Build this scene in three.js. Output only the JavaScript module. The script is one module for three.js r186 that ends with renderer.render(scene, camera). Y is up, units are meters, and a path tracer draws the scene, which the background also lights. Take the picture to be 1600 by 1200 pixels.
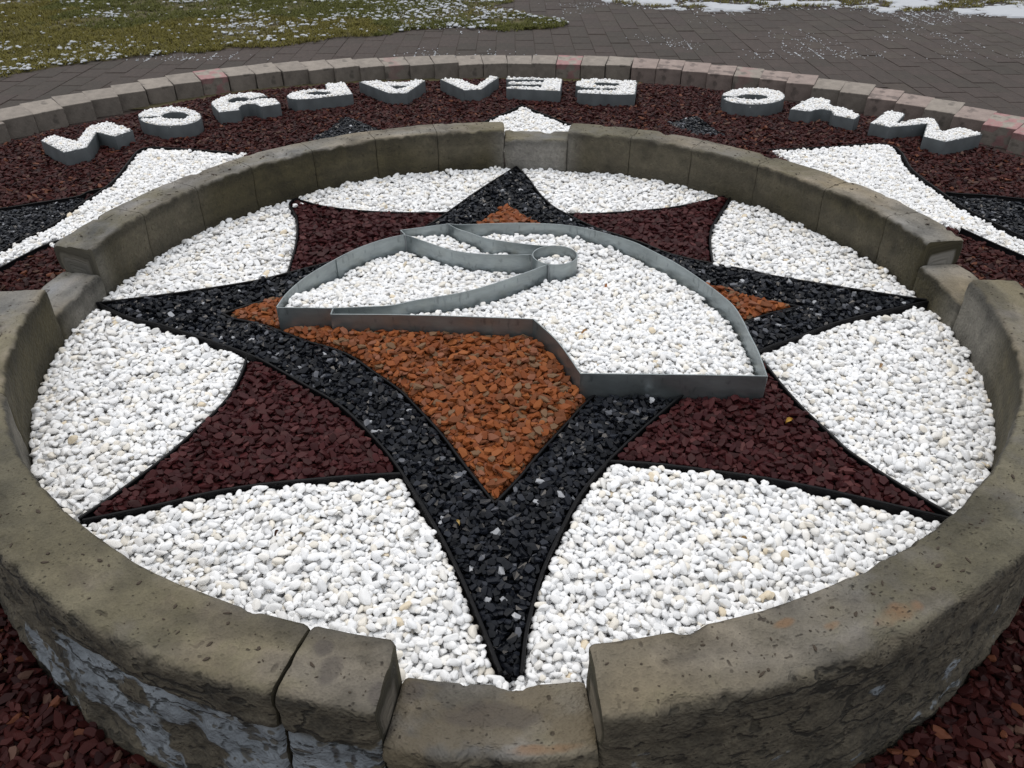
import * as THREE from 'three';
import { ConvexGeometry } from 'three/addons/geometries/ConvexGeometry.js';
import { mergeGeometries, mergeVertices, toCreasedNormals } from 'three/addons/utils/BufferGeometryUtils.js';
import { RoundedBoxGeometry } from 'three/addons/geometries/RoundedBoxGeometry.js';

// ---------------------------------------------------------------- camera, sky, sun, exposure
const scene = new THREE.Scene();
const camera = new THREE.PerspectiveCamera(52.42, 4 / 3, 0.05, 400);
camera.position.set(0.001, 1.285, 2.233);
camera.rotation.order = 'YXZ';
camera.rotation.set(-0.612, -0.002, -0.0025);
camera.updateMatrixWorld();

const SUN = new THREE.Vector3(-0.12, 1, -0.42).normalize();
{ // overcast sky: brighter overhead and a little brighter away from the viewer
  const w = 256, h = 128, d = new Float32Array(w * h * 4);
  for (let j = 0; j < h; j++) for (let i = 0; i < w; i++) {
    const el = ((j + 0.5) / h - 0.5) * Math.PI, az = ((i + 0.5) / w - 0.5) * 2 * Math.PI;
    const s = Math.sin(el), k = (j * w + i) * 4;
    const dir = [Math.cos(el) * Math.cos(az), s, Math.cos(el) * Math.sin(az)];
    const near = Math.max(0, dir[0] * SUN.x + dir[1] * SUN.y + dir[2] * SUN.z);
    let L = s > 0 ? 0.42 + 0.50 * s + 0.16 * near * near * near : 0.10;
    const t = Math.max(0, s);
    d[k] = L * (0.985 - 0.02 * t); d[k + 1] = L; d[k + 2] = L * (1.03 + 0.03 * t); d[k + 3] = 1;
  }
  const sky = new THREE.DataTexture(d, w, h, THREE.RGBAFormat, THREE.FloatType);
  sky.mapping = THREE.EquirectangularReflectionMapping;
  sky.magFilter = THREE.LinearFilter; sky.minFilter = THREE.LinearFilter; sky.needsUpdate = true;
  scene.background = sky; scene.environment = sky;
}
const sun = new THREE.DirectionalLight(0xfff4e6, 0.7);
sun.position.copy(SUN).multiplyScalar(30); sun.castShadow = true; sun.shadow.radius = 30;
sun.shadow.mapSize.set(2048, 2048);
Object.assign(sun.shadow.camera, { left: -8, right: 8, top: 8, bottom: -8, near: 1, far: 60 });
scene.add(sun, sun.target);
const renderer = new THREE.WebGLRenderer({ antialias: true });
renderer.toneMapping = THREE.LinearToneMapping;
renderer.toneMappingExposure = 1.18;
renderer.shadowMap.enabled = true;

// ---------------------------------------------------------------- plan measurements in metres (x right, z towards the viewer, centre of the basin at 0, 0)
const PLAN = {
  blackFL: [[-1.387,-0.084],[-1.253,0.007],[-1.13,0.057],[-0.945,0.152],[-0.769,0.252],[-0.68,0.322],[-0.593,0.395],[-0.485,0.485],[-0.404,0.578],[-0.325,0.686],[-0.275,0.768],[-0.226,0.858],[-0.181,0.944],[-0.139,1.032],[-0.107,1.107],[-0.076,1.187],[-0.049,1.26],[-0.02,1.341]],
  blackFR: [[0.02,1.341],[0.03,1.253],[0.044,1.187],[0.063,1.112],[0.087,1.043],[0.12,0.961],[0.154,0.882],[0.199,0.804],[0.24,0.744],[0.342,0.616],[0.426,0.518],[0.475,0.464],[0.582,0.363],[0.674,0.29],[0.793,0.205],[0.911,0.141],[1.037,0.067],[1.161,0.011],[1.285,-0.035],[1.41,-0.078],[1.449,-0.082]],
  blackBR: [[1.449,-0.082],[1.368,-0.105],[1.126,-0.195],[0.925,-0.279],[0.875,-0.31],[0.743,-0.373],[0.61,-0.449],[0.504,-0.558],[0.331,-0.711],[0.241,-0.83],[0.186,-0.912],[0.128,-1.073],[0.084,-1.255],[0.032,-1.409]],
  blackBL: [[0.032,-1.409],[-0.133,-1.114],[-0.259,-0.861],[-0.329,-0.729],[-0.441,-0.583],[-0.571,-0.458],[-0.699,-0.373],[-0.801,-0.307],[-0.901,-0.248],[-1.103,-0.173],[-1.203,-0.142],[-1.4,-0.089]],
  orangeFL: [[-0.953,-0.021],[-0.913,0.009],[-0.824,0.042],[-0.724,0.099],[-0.63,0.158],[-0.558,0.192],[-0.486,0.24],[-0.396,0.334],[-0.314,0.422],[-0.261,0.499],[-0.187,0.613],[-0.117,0.742],[-0.038,0.883]],
  orangeFR: [[-0.038,0.883],[0.021,0.793],[0.078,0.693],[0.146,0.585],[0.223,0.466],[0.322,0.355],[0.476,0.217],[0.611,0.132],[0.751,0.053],[0.85,-0.004],[0.971,-0.055]],
  orangeBR: [[0.971,-0.055],[0.898,-0.086],[0.779,-0.15],[0.701,-0.198],[0.579,-0.272],[0.433,-0.386],[0.256,-0.554],[0.113,-0.745],[0.049,-0.851],[-0.013,-0.957]],
  orangeBL: [[-0.013,-0.957],[-0.066,-0.859],[-0.129,-0.734],[-0.263,-0.535],[-0.416,-0.371],[-0.603,-0.231],[-0.782,-0.13],[-0.86,-0.094],[-0.953,-0.021]],
  redFL1: [[-0.8,0.252],[-0.795,0.283],[-0.79,0.381],[-0.799,0.474],[-0.832,0.581],[-0.868,0.683],[-0.921,0.793],[-0.958,0.861],[-1.001,0.929]],
  redFL2: [[-0.27,0.777],[-0.372,0.784],[-0.506,0.8],[-0.619,0.817],[-0.727,0.844],[-0.828,0.883],[-0.989,0.935]],
  redFR1: [[0.241,0.732],[0.365,0.745],[0.519,0.775],[0.631,0.801],[0.772,0.846],[0.905,0.897],[1.026,0.944]],
  redFR2: [[0.75,0.241],[0.768,0.331],[0.782,0.413],[0.812,0.535],[0.845,0.632],[0.865,0.693],[0.915,0.777],[0.963,0.849],[1.031,0.94]],
  redBL1: [[-0.804,-0.307],[-0.824,-0.511],[-0.847,-0.658],[-0.891,-0.832],[-0.946,-0.957],[-0.943,-1.015]],
  redBL2: [[-0.267,-0.861],[-0.461,-0.862],[-0.667,-0.892],[-0.812,-0.942],[-0.939,-1.023]],
  redBR1: [[0.239,-0.843],[0.384,-0.849],[0.548,-0.875],[0.688,-0.908],[0.838,-0.978],[0.979,-1.058]],
  redBR2: [[0.75,-0.384],[0.773,-0.538],[0.81,-0.689],[0.876,-0.838],[0.977,-1.051]],
  backRim: [[0.708,0.46],[0.716,0.339],[0.715,0.233],[0.715,0.157],[0.707,0.065],[0.679,-0.02],[0.641,-0.11],[0.589,-0.216],[0.522,-0.318],[0.448,-0.415],[0.367,-0.478],[0.281,-0.537],[0.192,-0.568],[0.099,-0.58],[0.008,-0.584],[-0.085,-0.579],[-0.139,-0.573],[-0.201,-0.571]],
  tipStrip: [[-0.238,-0.58],[-0.414,-0.522],[-0.392,-0.481]],
  frontRim: [[-0.392,-0.478],[-0.451,-0.45],[-0.519,-0.395],[-0.568,-0.342],[-0.614,-0.275],[-0.645,-0.225],[-0.685,-0.153],[-0.713,-0.083],[-0.732,-0.008],[-0.74,0.067]],
  visorLow: [[-0.738,0.069],[-0.653,0.07],[-0.567,0.073],[-0.451,0.065],[-0.377,0.057],[-0.302,0.024],[-0.151,-0.03],[-0.047,-0.092],[0.033,-0.152],[0.095,-0.2],[0.13,-0.229]],
  brim: [[-0.56,0.111],[-0.394,0.114],[-0.213,0.123],[0.071,0.145]],
  neckStep: [[0.071,0.145],[0.138,0.272],[0.196,0.447]],
  neckBase: [[0.196,0.447],[0.359,0.451],[0.535,0.456],[0.707,0.463]],
  crestTop: [[-0.235,-0.577],[-0.206,-0.541],[-0.148,-0.494],[-0.087,-0.447],[0.008,-0.41],[0.101,-0.385],[0.147,-0.379]],
  crestLow: [[-0.392,-0.481],[-0.349,-0.449],[-0.285,-0.399],[-0.224,-0.355],[-0.165,-0.328],[-0.091,-0.312],[0.007,-0.306],[0.078,-0.308]],
  o_whiteBL: [[-1.501,-2.222],[-1.566,-2.189],[-1.943,-2.271],[-2.108,-2.284],[-2.14,-2.25],[-2.12,-2.014],[-2.09,-1.769],[-2.092,-1.615],[-2.12,-1.421],[-2.138,-1.176],[-2.208,-0.982],[-2.227,-0.885],[-2.27,-0.762],[-2.183,-0.606],[-2.13,-0.779],[-2.058,-0.967],[-1.947,-0.882],[-1.637,-1.629]],
  o_whiteBC: [[-0.167,-2.758],[-0.026,-2.964],[0.081,-3.14],[0.2,-2.962],[0.396,-2.686],[0.308,-2.205],[-0.06,-2.208]],
  o_whiteBR: [[1.491,-2.216],[1.778,-2.247],[2.175,-2.312],[2.225,-2.277],[2.235,-2.165],[2.178,-1.875],[2.188,-1.552],[2.211,-1.33],[2.313,-1],[2.37,-0.85],[2.26,-0.658],[2.208,-0.807],[2.142,-0.948],[2.075,-1.107],[1.846,-1.271],[1.608,-1.88]],
  o_blackL: [[-2.15,-1.598],[-2.172,-1.538],[-2.338,-1.448],[-2.49,-1.376],[-2.66,-1.346],[-2.308,-0.732],[-2.234,-0.897],[-2.211,-0.989],[-2.141,-1.183],[-2.123,-1.43]],
  o_blackBL: [[-1.215,-2.438],[-1.137,-2.636],[-1.069,-2.932],[-0.97,-2.834],[-0.778,-2.62],[-0.9,-2.388]],
  o_blackBR: [[0.989,-2.759],[1.08,-2.813],[1.204,-2.923],[1.25,-2.743],[1.315,-2.499],[1.139,-2.488]],
  o_blackR: [[2.208,-1.552],[2.245,-1.535],[2.394,-1.508],[2.559,-1.456],[2.721,-1.405],[2.398,-0.849],[2.324,-1.021],[2.215,-1.338]],
  p_lawn: [[-4.038,-3.624],[-3.775,-3.822],[-3.325,-4.194],[-2.606,-4.582],[-1.661,-5.114],[-0.558,-5.429],[0.571,-5.77],[0.155,-6.232],[-0.171,-6.665],[0.03,-7.05],[0.27,-8.416]],
  p_snow: [[0.947,-7.24],[1.167,-6.719],[1.859,-6.486],[2.641,-6.474],[3.316,-6.536],[3.855,-6.244],[4.457,-6.166],[5.013,-6.024],[5.432,-5.888]],
  p_L1: [[1.453,-5.43],[1.479,-4.529]],
  p_L2: [[1.621,-5.123],[1.628,-4.692]],
  p_L3: [[1.777,-5.015],[1.786,-4.345]],
  p_L4: [[1.947,-4.688],[1.957,-4.256]],
  p_fourcorners: [[-5.545,-7.141],[5.52,-6.96],[-3.486,-3.279],[3.247,-2.76],[0.022,-4.594]],
  letter_I: [[[-2.675,-2.219],[-2.447,-2.011],[-2.359,-2.095],[-2.424,-2.372],[-2.282,-2.287],[-2.227,-2.402],[-2.448,-2.574],[-2.514,-2.448],[-2.461,-2.197],[-2.64,-2.307]]],
  letter_S1: [[[-2.267,-2.62],[-2.232,-2.578],[-2.19,-2.542],[-2.144,-2.515],[-2.096,-2.496],[-2.048,-2.487],[-2.004,-2.489],[-1.965,-2.501],[-1.933,-2.524],[-1.911,-2.555],[-1.9,-2.593],[-1.9,-2.636],[-1.911,-2.683],[-1.935,-2.729],[-1.968,-2.773],[-2.01,-2.812],[-2.058,-2.843],[-2.109,-2.864],[-2.16,-2.874],[-2.207,-2.872],[-2.248,-2.858],[-2.28,-2.833],[-2.302,-2.799],[-2.311,-2.758],[-2.308,-2.713],[-2.293,-2.666],[-2.157,-2.687],[-2.162,-2.716],[-2.157,-2.742],[-2.141,-2.761],[-2.117,-2.771],[-2.087,-2.771],[-2.055,-2.76],[-2.025,-2.741],[-2.002,-2.714],[-1.987,-2.685],[-1.982,-2.656],[-1.988,-2.631],[-2.004,-2.612],[-2.028,-2.603],[-2.057,-2.603],[-2.088,-2.613],[-2.117,-2.632],[-2.141,-2.658]]],
  letter_U: [[[-1.938,-2.966],[-1.825,-2.767],[-1.712,-2.816],[-1.731,-2.866],[-1.728,-2.926],[-1.696,-2.957],[-1.644,-2.948],[-1.59,-2.886],[-1.486,-2.95],[-1.542,-3.064],[-1.63,-3.065],[-1.702,-3.024],[-1.716,-3.006],[-1.777,-2.98],[-1.823,-2.965],[-1.848,-3.01],[-1.841,-3.072],[-1.809,-3.113],[-1.754,-3.101],[-1.714,-3.07],[-1.618,-3.139],[-1.712,-3.207],[-1.784,-3.207],[-1.892,-3.137],[-1.935,-3.045]]],
  letter_R: [[[-1.482,-3.121],[-1.457,-3.081],[-1.4,-3.053],[-1.315,-3.068],[-1.186,-3.125],[-1.055,-3.182],[-1.154,-3.463],[-1.288,-3.438],[-1.245,-3.286],[-1.361,-3.293],[-1.441,-3.24],[-1.48,-3.18]], [[-1.195,-3.194],[-1.208,-3.215],[-1.235,-3.232],[-1.273,-3.241],[-1.312,-3.242],[-1.345,-3.233],[-1.366,-3.216],[-1.37,-3.196],[-1.357,-3.175],[-1.33,-3.158],[-1.293,-3.148],[-1.254,-3.148],[-1.221,-3.157],[-1.2,-3.173]]],
  letter_A: [[[-1.06,-3.501],[-0.809,-3.196],[-0.693,-3.2],[-0.599,-3.527],[-0.675,-3.541],[-0.703,-3.483],[-0.877,-3.472],[-0.923,-3.512]], [[-0.835,-3.382],[-0.693,-3.388],[-0.76,-3.274]]],
  letter_L: [[[-0.492,-3.561],[-0.308,-3.271],[-0.194,-3.287],[-0.079,-3.61],[-0.139,-3.646],[-0.226,-3.375],[-0.37,-3.578]]],
  letter_E: [[[-0.021,-3.31],[0.344,-3.244],[0.375,-3.558],[-0.022,-3.601],[-0.022,-3.555],[0.244,-3.539],[0.238,-3.465],[-0.011,-3.468],[-0.011,-3.421],[0.223,-3.408],[0.217,-3.332],[-0.018,-3.355]]],
  letter_B: [[[0.458,-3.194],[0.727,-3.144],[0.841,-3.159],[0.898,-3.478],[0.6,-3.553],[0.527,-3.543],[0.467,-3.462],[0.461,-3.38],[0.498,-3.334],[0.588,-3.308],[0.735,-3.301],[0.718,-3.24],[0.465,-3.255]], [[0.592,-3.463],[0.763,-3.433],[0.75,-3.346],[0.594,-3.378]]],
  letter_S2: [[[1.415,-3.113],[1.435,-3.159],[1.466,-3.201],[1.507,-3.238],[1.554,-3.267],[1.605,-3.286],[1.657,-3.294],[1.707,-3.291],[1.752,-3.276],[1.788,-3.251],[1.815,-3.217],[1.83,-3.176],[1.833,-3.132],[1.824,-3.086],[1.804,-3.041],[1.774,-2.999],[1.735,-2.964],[1.691,-2.936],[1.643,-2.916],[1.593,-2.907],[1.546,-2.908],[1.502,-2.918],[1.464,-2.939],[1.435,-2.968],[1.415,-3.005],[1.406,-3.046],[1.495,-3.056],[1.503,-3.033],[1.523,-3.015],[1.551,-3.003],[1.586,-2.999],[1.622,-3.003],[1.656,-3.015],[1.684,-3.034],[1.703,-3.057],[1.71,-3.081],[1.704,-3.105],[1.686,-3.125],[1.658,-3.138],[1.623,-3.143],[1.586,-3.14],[1.551,-3.128],[1.522,-3.109],[1.503,-3.086]]],
  letter_CH: [[[1.776,-2.796],[1.885,-2.74],[1.922,-2.779],[1.977,-2.794],[2.023,-2.76],[2.006,-2.664],[2.102,-2.579],[2.166,-2.662],[2.124,-2.814],[2.068,-2.837],[2.059,-2.905],[2.089,-2.974],[2.034,-3.046],[1.982,-3.047],[1.88,-2.93]]],
  letter_M: [[[2.17,-2.498],[2.255,-2.419],[2.506,-2.486],[2.379,-2.244],[2.458,-2.145],[2.73,-2.277],[2.686,-2.381],[2.628,-2.39],[2.514,-2.324],[2.57,-2.494],[2.588,-2.592],[2.467,-2.575],[2.322,-2.487],[2.454,-2.686],[2.363,-2.743]]],
};
const S = 1.4;                                   // radius of the basin
const Y = { edge: 0, steelTop: 0.066, wall: 0.1695, bed: -0.21, letter: -0.130, kerb: -0.126, paving: -0.161 };

// ---------------------------------------------------------------- helpers
function rng(seed) { let a = seed >>> 0; return () => { a = (a + 0x6D2B79F5) | 0; let t = Math.imul(a ^ (a >>> 15), 1 | a); t = (t + Math.imul(t ^ (t >>> 7), 61 | t)) ^ t; return ((t ^ (t >>> 14)) >>> 0) / 4294967296; }; }
const clamp = (x, a = 0, b = 1) => Math.min(b, Math.max(a, x));
const mix = (a, b, t) => a + (b - a) * t;
const smooth = (a, b, x) => { const t = clamp((x - a) / (b - a)); return t * t * (3 - 2 * t); };
const TAB = new Float32Array(65536); { const r = rng(77); for (let i = 0; i < 65536; i++) TAB[i] = r(); }
const h3 = (x, y, z) => TAB[(Math.imul(x, 73856093) ^ Math.imul(y, 19349663) ^ Math.imul(z, 83492791)) & 65535];
function vn(x, y, z = 0) {
  const xi = Math.floor(x), yi = Math.floor(y), zi = Math.floor(z);
  let u = x - xi, v = y - yi, w = z - zi; u = u * u * (3 - 2 * u); v = v * v * (3 - 2 * v); w = w * w * (3 - 2 * w);
  const l = (a, b, t) => a + (b - a) * t;
  return l(l(l(h3(xi, yi, zi), h3(xi + 1, yi, zi), u), l(h3(xi, yi + 1, zi), h3(xi + 1, yi + 1, zi), u), v),
    l(l(h3(xi, yi, zi + 1), h3(xi + 1, yi, zi + 1), u), l(h3(xi, yi + 1, zi + 1), h3(xi + 1, yi + 1, zi + 1), u), v), w);
}
function fbm(x, y, z = 0, o = 4) { let s = 0, a = 0.5, n = 0; for (let i = 0; i < o; i++) { s += a * vn(x, y, z); n += a; a *= 0.5; x = x * 2.03 + 11.7; y = y * 2.03 + 5.3; z = z * 2.03 + 3.1; } return s / n; }

const used = {};
function numbered(name) { const n = used[name] = (used[name] ?? -1) + 1; return n ? `${name}_${String(n).padStart(3, '0')}` : name; }
function tag(o, label, category, group, kind) { o.userData.label = label; if (category) o.userData.category = category; if (group) o.userData.group = group; if (kind) o.userData.kind = kind; return o; }
function thing(name, label, category, group, kind) { const o = new THREE.Group(); o.name = numbered(name); scene.add(o); return tag(o, label, category, group, kind); }
function part(name, geometry, material, parent = scene) { const m = new THREE.Mesh(geometry, material); m.name = parent === scene ? numbered(name) : name; m.castShadow = m.receiveShadow = true; parent.add(m); return m; }
const V2 = ([x, z]) => new THREE.Vector2(x, z);
function curve(pts, n = 8) { // a smooth line through plan points
  if (pts.length < 3) return pts;
  const c = new THREE.CatmullRomCurve3(pts.map(([x, z]) => new THREE.Vector3(x, 0, z)), false, 'centripetal');
  return c.getPoints(pts.length * n).map(p => [p.x, p.z]);
}
function inside(poly, x, z) {
  let c = false;
  for (let i = 0, j = poly.length - 1; i < poly.length; j = i++) {
    const a = poly[i], b = poly[j];
    if ((a[1] > z) !== (b[1] > z) && x < (b[0] - a[0]) * (z - a[1]) / (b[1] - a[1]) + a[0]) c = !c;
  }
  return c;
}
function box(poly) { const b = [9, 9, -9, -9]; for (const [x, z] of poly) { b[0] = Math.min(b[0], x); b[1] = Math.min(b[1], z); b[2] = Math.max(b[2], x); b[3] = Math.max(b[3], z); } return b; }
function texture(w, h, fn, srgb, repeat) { // fn(u, v, out) gives linear 0..1
  const d = new Uint8Array(w * h * 4), o = [0, 0, 0];
  for (let j = 0; j < h; j++) for (let i = 0; i < w; i++) {
    fn((i + 0.5) / w, (j + 0.5) / h, o); const k = (j * w + i) * 4;
    for (let c = 0; c < 3; c++) { let x = clamp(o[c]); if (srgb) x = x <= 0.0031308 ? x * 12.92 : 1.055 * Math.pow(x, 1 / 2.4) - 0.055; d[k + c] = Math.round(x * 255); }
    d[k + 3] = 255;
  }
  const t = new THREE.DataTexture(d, w, h); t.wrapS = t.wrapT = THREE.RepeatWrapping; t.magFilter = THREE.LinearFilter; t.minFilter = THREE.LinearFilter;
  if (srgb) t.colorSpace = THREE.SRGBColorSpace; if (repeat) t.repeat.set(...repeat); t.needsUpdate = true; return t;
}
// noise that tiles over 0..1
function tileN(u, v, f, seed, o = 4) {
  let s = 0, a = 0.5, n = 0;
  for (let k = 0; k < o; k++) {
    const x = u * f, y = v * f, xi = Math.floor(x), yi = Math.floor(y); let p = x - xi, q = y - yi; p = p * p * (3 - 2 * p); q = q * q * (3 - 2 * q);
    const g = (i, j) => h3(((xi + i) % f + f) % f, ((yi + j) % f + f) % f, seed + k);
    s += a * mix(mix(g(0, 0), g(1, 0), p), mix(g(0, 1), g(1, 1), p), q); n += a; a *= 0.55; f *= 2;
  }
  return s / n;
}
const std = o => new THREE.MeshStandardMaterial(o);
const lin = (r, g, b) => new THREE.Color().setRGB(r, g, b);
const camPos = camera.position;

// sweeps a closed cross-section [offset, height] along a plan line
function sweep(line, section, closed = false) {
  const n = line.length, m = section.length, pos = [], idx = [], uv = []; let run = 0;
  for (let i = 0; i < n; i++) {
    const p = line[i], a = line[closed ? (i + n - 1) % n : Math.max(0, i - 1)], b = line[closed ? (i + 1) % n : Math.min(n - 1, i + 1)];
    let d1 = [p[0] - a[0], p[1] - a[1]], d2 = [b[0] - p[0], b[1] - p[1]]; const l1 = Math.hypot(...d1), l2 = Math.hypot(...d2);
    d1 = l1 > 1e-7 ? [d1[0] / l1, d1[1] / l1] : [d2[0] / l2, d2[1] / l2]; d2 = l2 > 1e-7 ? [d2[0] / l2, d2[1] / l2] : d1;
    let nx = -(d1[1] + d2[1]), nz = d1[0] + d2[0]; const l = Math.hypot(nx, nz) || 1; nx /= l; nz /= l;
    const cos = Math.max(0.35, nx * -d1[1] + nz * d1[0]);
    if (i) run += l1;
    for (const [o, y] of section) { pos.push(p[0] + nx * o / cos, y, p[1] + nz * o / cos); uv.push(run, y); }
  }
  const rows = closed ? n : n - 1;
  for (let i = 0; i < rows; i++) for (let j = 0; j < m; j++) {
    const a = i * m + j, b = i * m + (j + 1) % m, c = ((i + 1) % n) * m + j, d = ((i + 1) % n) * m + (j + 1) % m;
    idx.push(a, c, b, b, c, d);
  }
  if (!closed) for (const [s, f] of [[0, 1], [(n - 1) * m, 0]]) for (let j = 1; j < m - 1; j++) f ? idx.push(s, s + j, s + j + 1) : idx.push(s, s + j + 1, s + j);
  const g = new THREE.BufferGeometry();
  g.setAttribute('position', new THREE.Float32BufferAttribute(pos, 3)); g.setAttribute('uv', new THREE.Float32BufferAttribute(uv, 2)); g.setIndex(idx);
  return toCreasedNormals(g, 0.6);
}
function sheet(poly, y, holes = []) { // a flat sheet, uv in metres
  const s = new THREE.Shape(poly.map(([x, z]) => new THREE.Vector2(x, -z))); for (const h of holes) s.holes.push(new THREE.Path(h.map(([x, z]) => new THREE.Vector2(x, -z))));
  const g = new THREE.ShapeGeometry(s); g.rotateX(-Math.PI / 2); g.translate(0, y, 0); return g;
}
const circle = (r, n = 96) => Array.from({ length: n }, (_, i) => [r * Math.cos(i / n * 2 * Math.PI), r * Math.sin(i / n * 2 * Math.PI)]);

// ---------------------------------------------------------------- ground: soil under the beds, paving, lawn, snow
const grain = (u, v, o) => { const a = tileN(u, v, 24, 3, 5), b = tileN(u, v, 5, 9, 3); o[0] = o[1] = o[2] = 0.55 * a + 0.45 * b; };
const grainTex = texture(512, 512, grain, false, [1.6, 1.6]);
const soilTex = texture(512, 512, (u, v, o) => { const n = tileN(u, v, 40, 5, 4), m = tileN(u, v, 6, 8, 3); const k = 0.5 + n * 0.8; o[0] = 0.030 * k + 0.012 * m; o[1] = 0.020 * k + 0.006 * m; o[2] = 0.016 * k + 0.004 * m; }, true, [1.3, 1.3]);
const soilMat = std({ map: soilTex, roughness: 0.95, bumpMap: grainTex, bumpScale: 0.01 });
const linerMat = std({ color: lin(0.012, 0.012, 0.014), roughness: 0.75 });

const KA = [10, 20, 37.6, 49.8, 62.6, 76, 89.7, 103.4, 116.2, 125.5, 134.5, 140.2, 160, 172];
const KR = [2.50, 2.56, 2.665, 2.755, 2.83, 2.868, 2.862, 2.905, 2.965, 2.955, 2.89, 2.855, 2.75, 2.70];
function kerbR(deg) { let i = 0; while (i < KA.length - 2 && deg > KA[i + 1]) i++; const t = (deg - KA[i]) / (KA[i + 1] - KA[i]); const a = KR[Math.max(0, i - 1)], b = KR[i], c = KR[i + 1], d = KR[Math.min(KR.length - 1, i + 2)]; return S * (b + 0.5 * t * (c - a + t * (2 * a - 5 * b + 4 * c - d + t * (3 * (b - c) + d - a)))); }
const polar = (r, deg) => [r * Math.cos(deg * Math.PI / 180), -r * Math.sin(deg * Math.PI / 180)];
const kerbRing = d => { d = ((d % 360) + 360) % 360; return d >= 10 && d <= 172 ? kerbR(d) : d < 10 ? mix(3.55, kerbR(10), smooth(0, 10, d)) : d < 190 ? mix(kerbR(172), 3.6, smooth(172, 190, d)) : mix(3.6, 3.55, (d - 190) / 170); };
const kerbLine = (off, n = 144) => Array.from({ length: n }, (_, i) => polar(kerbRing(i * 360 / n) + off, i * 360 / n));

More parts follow.
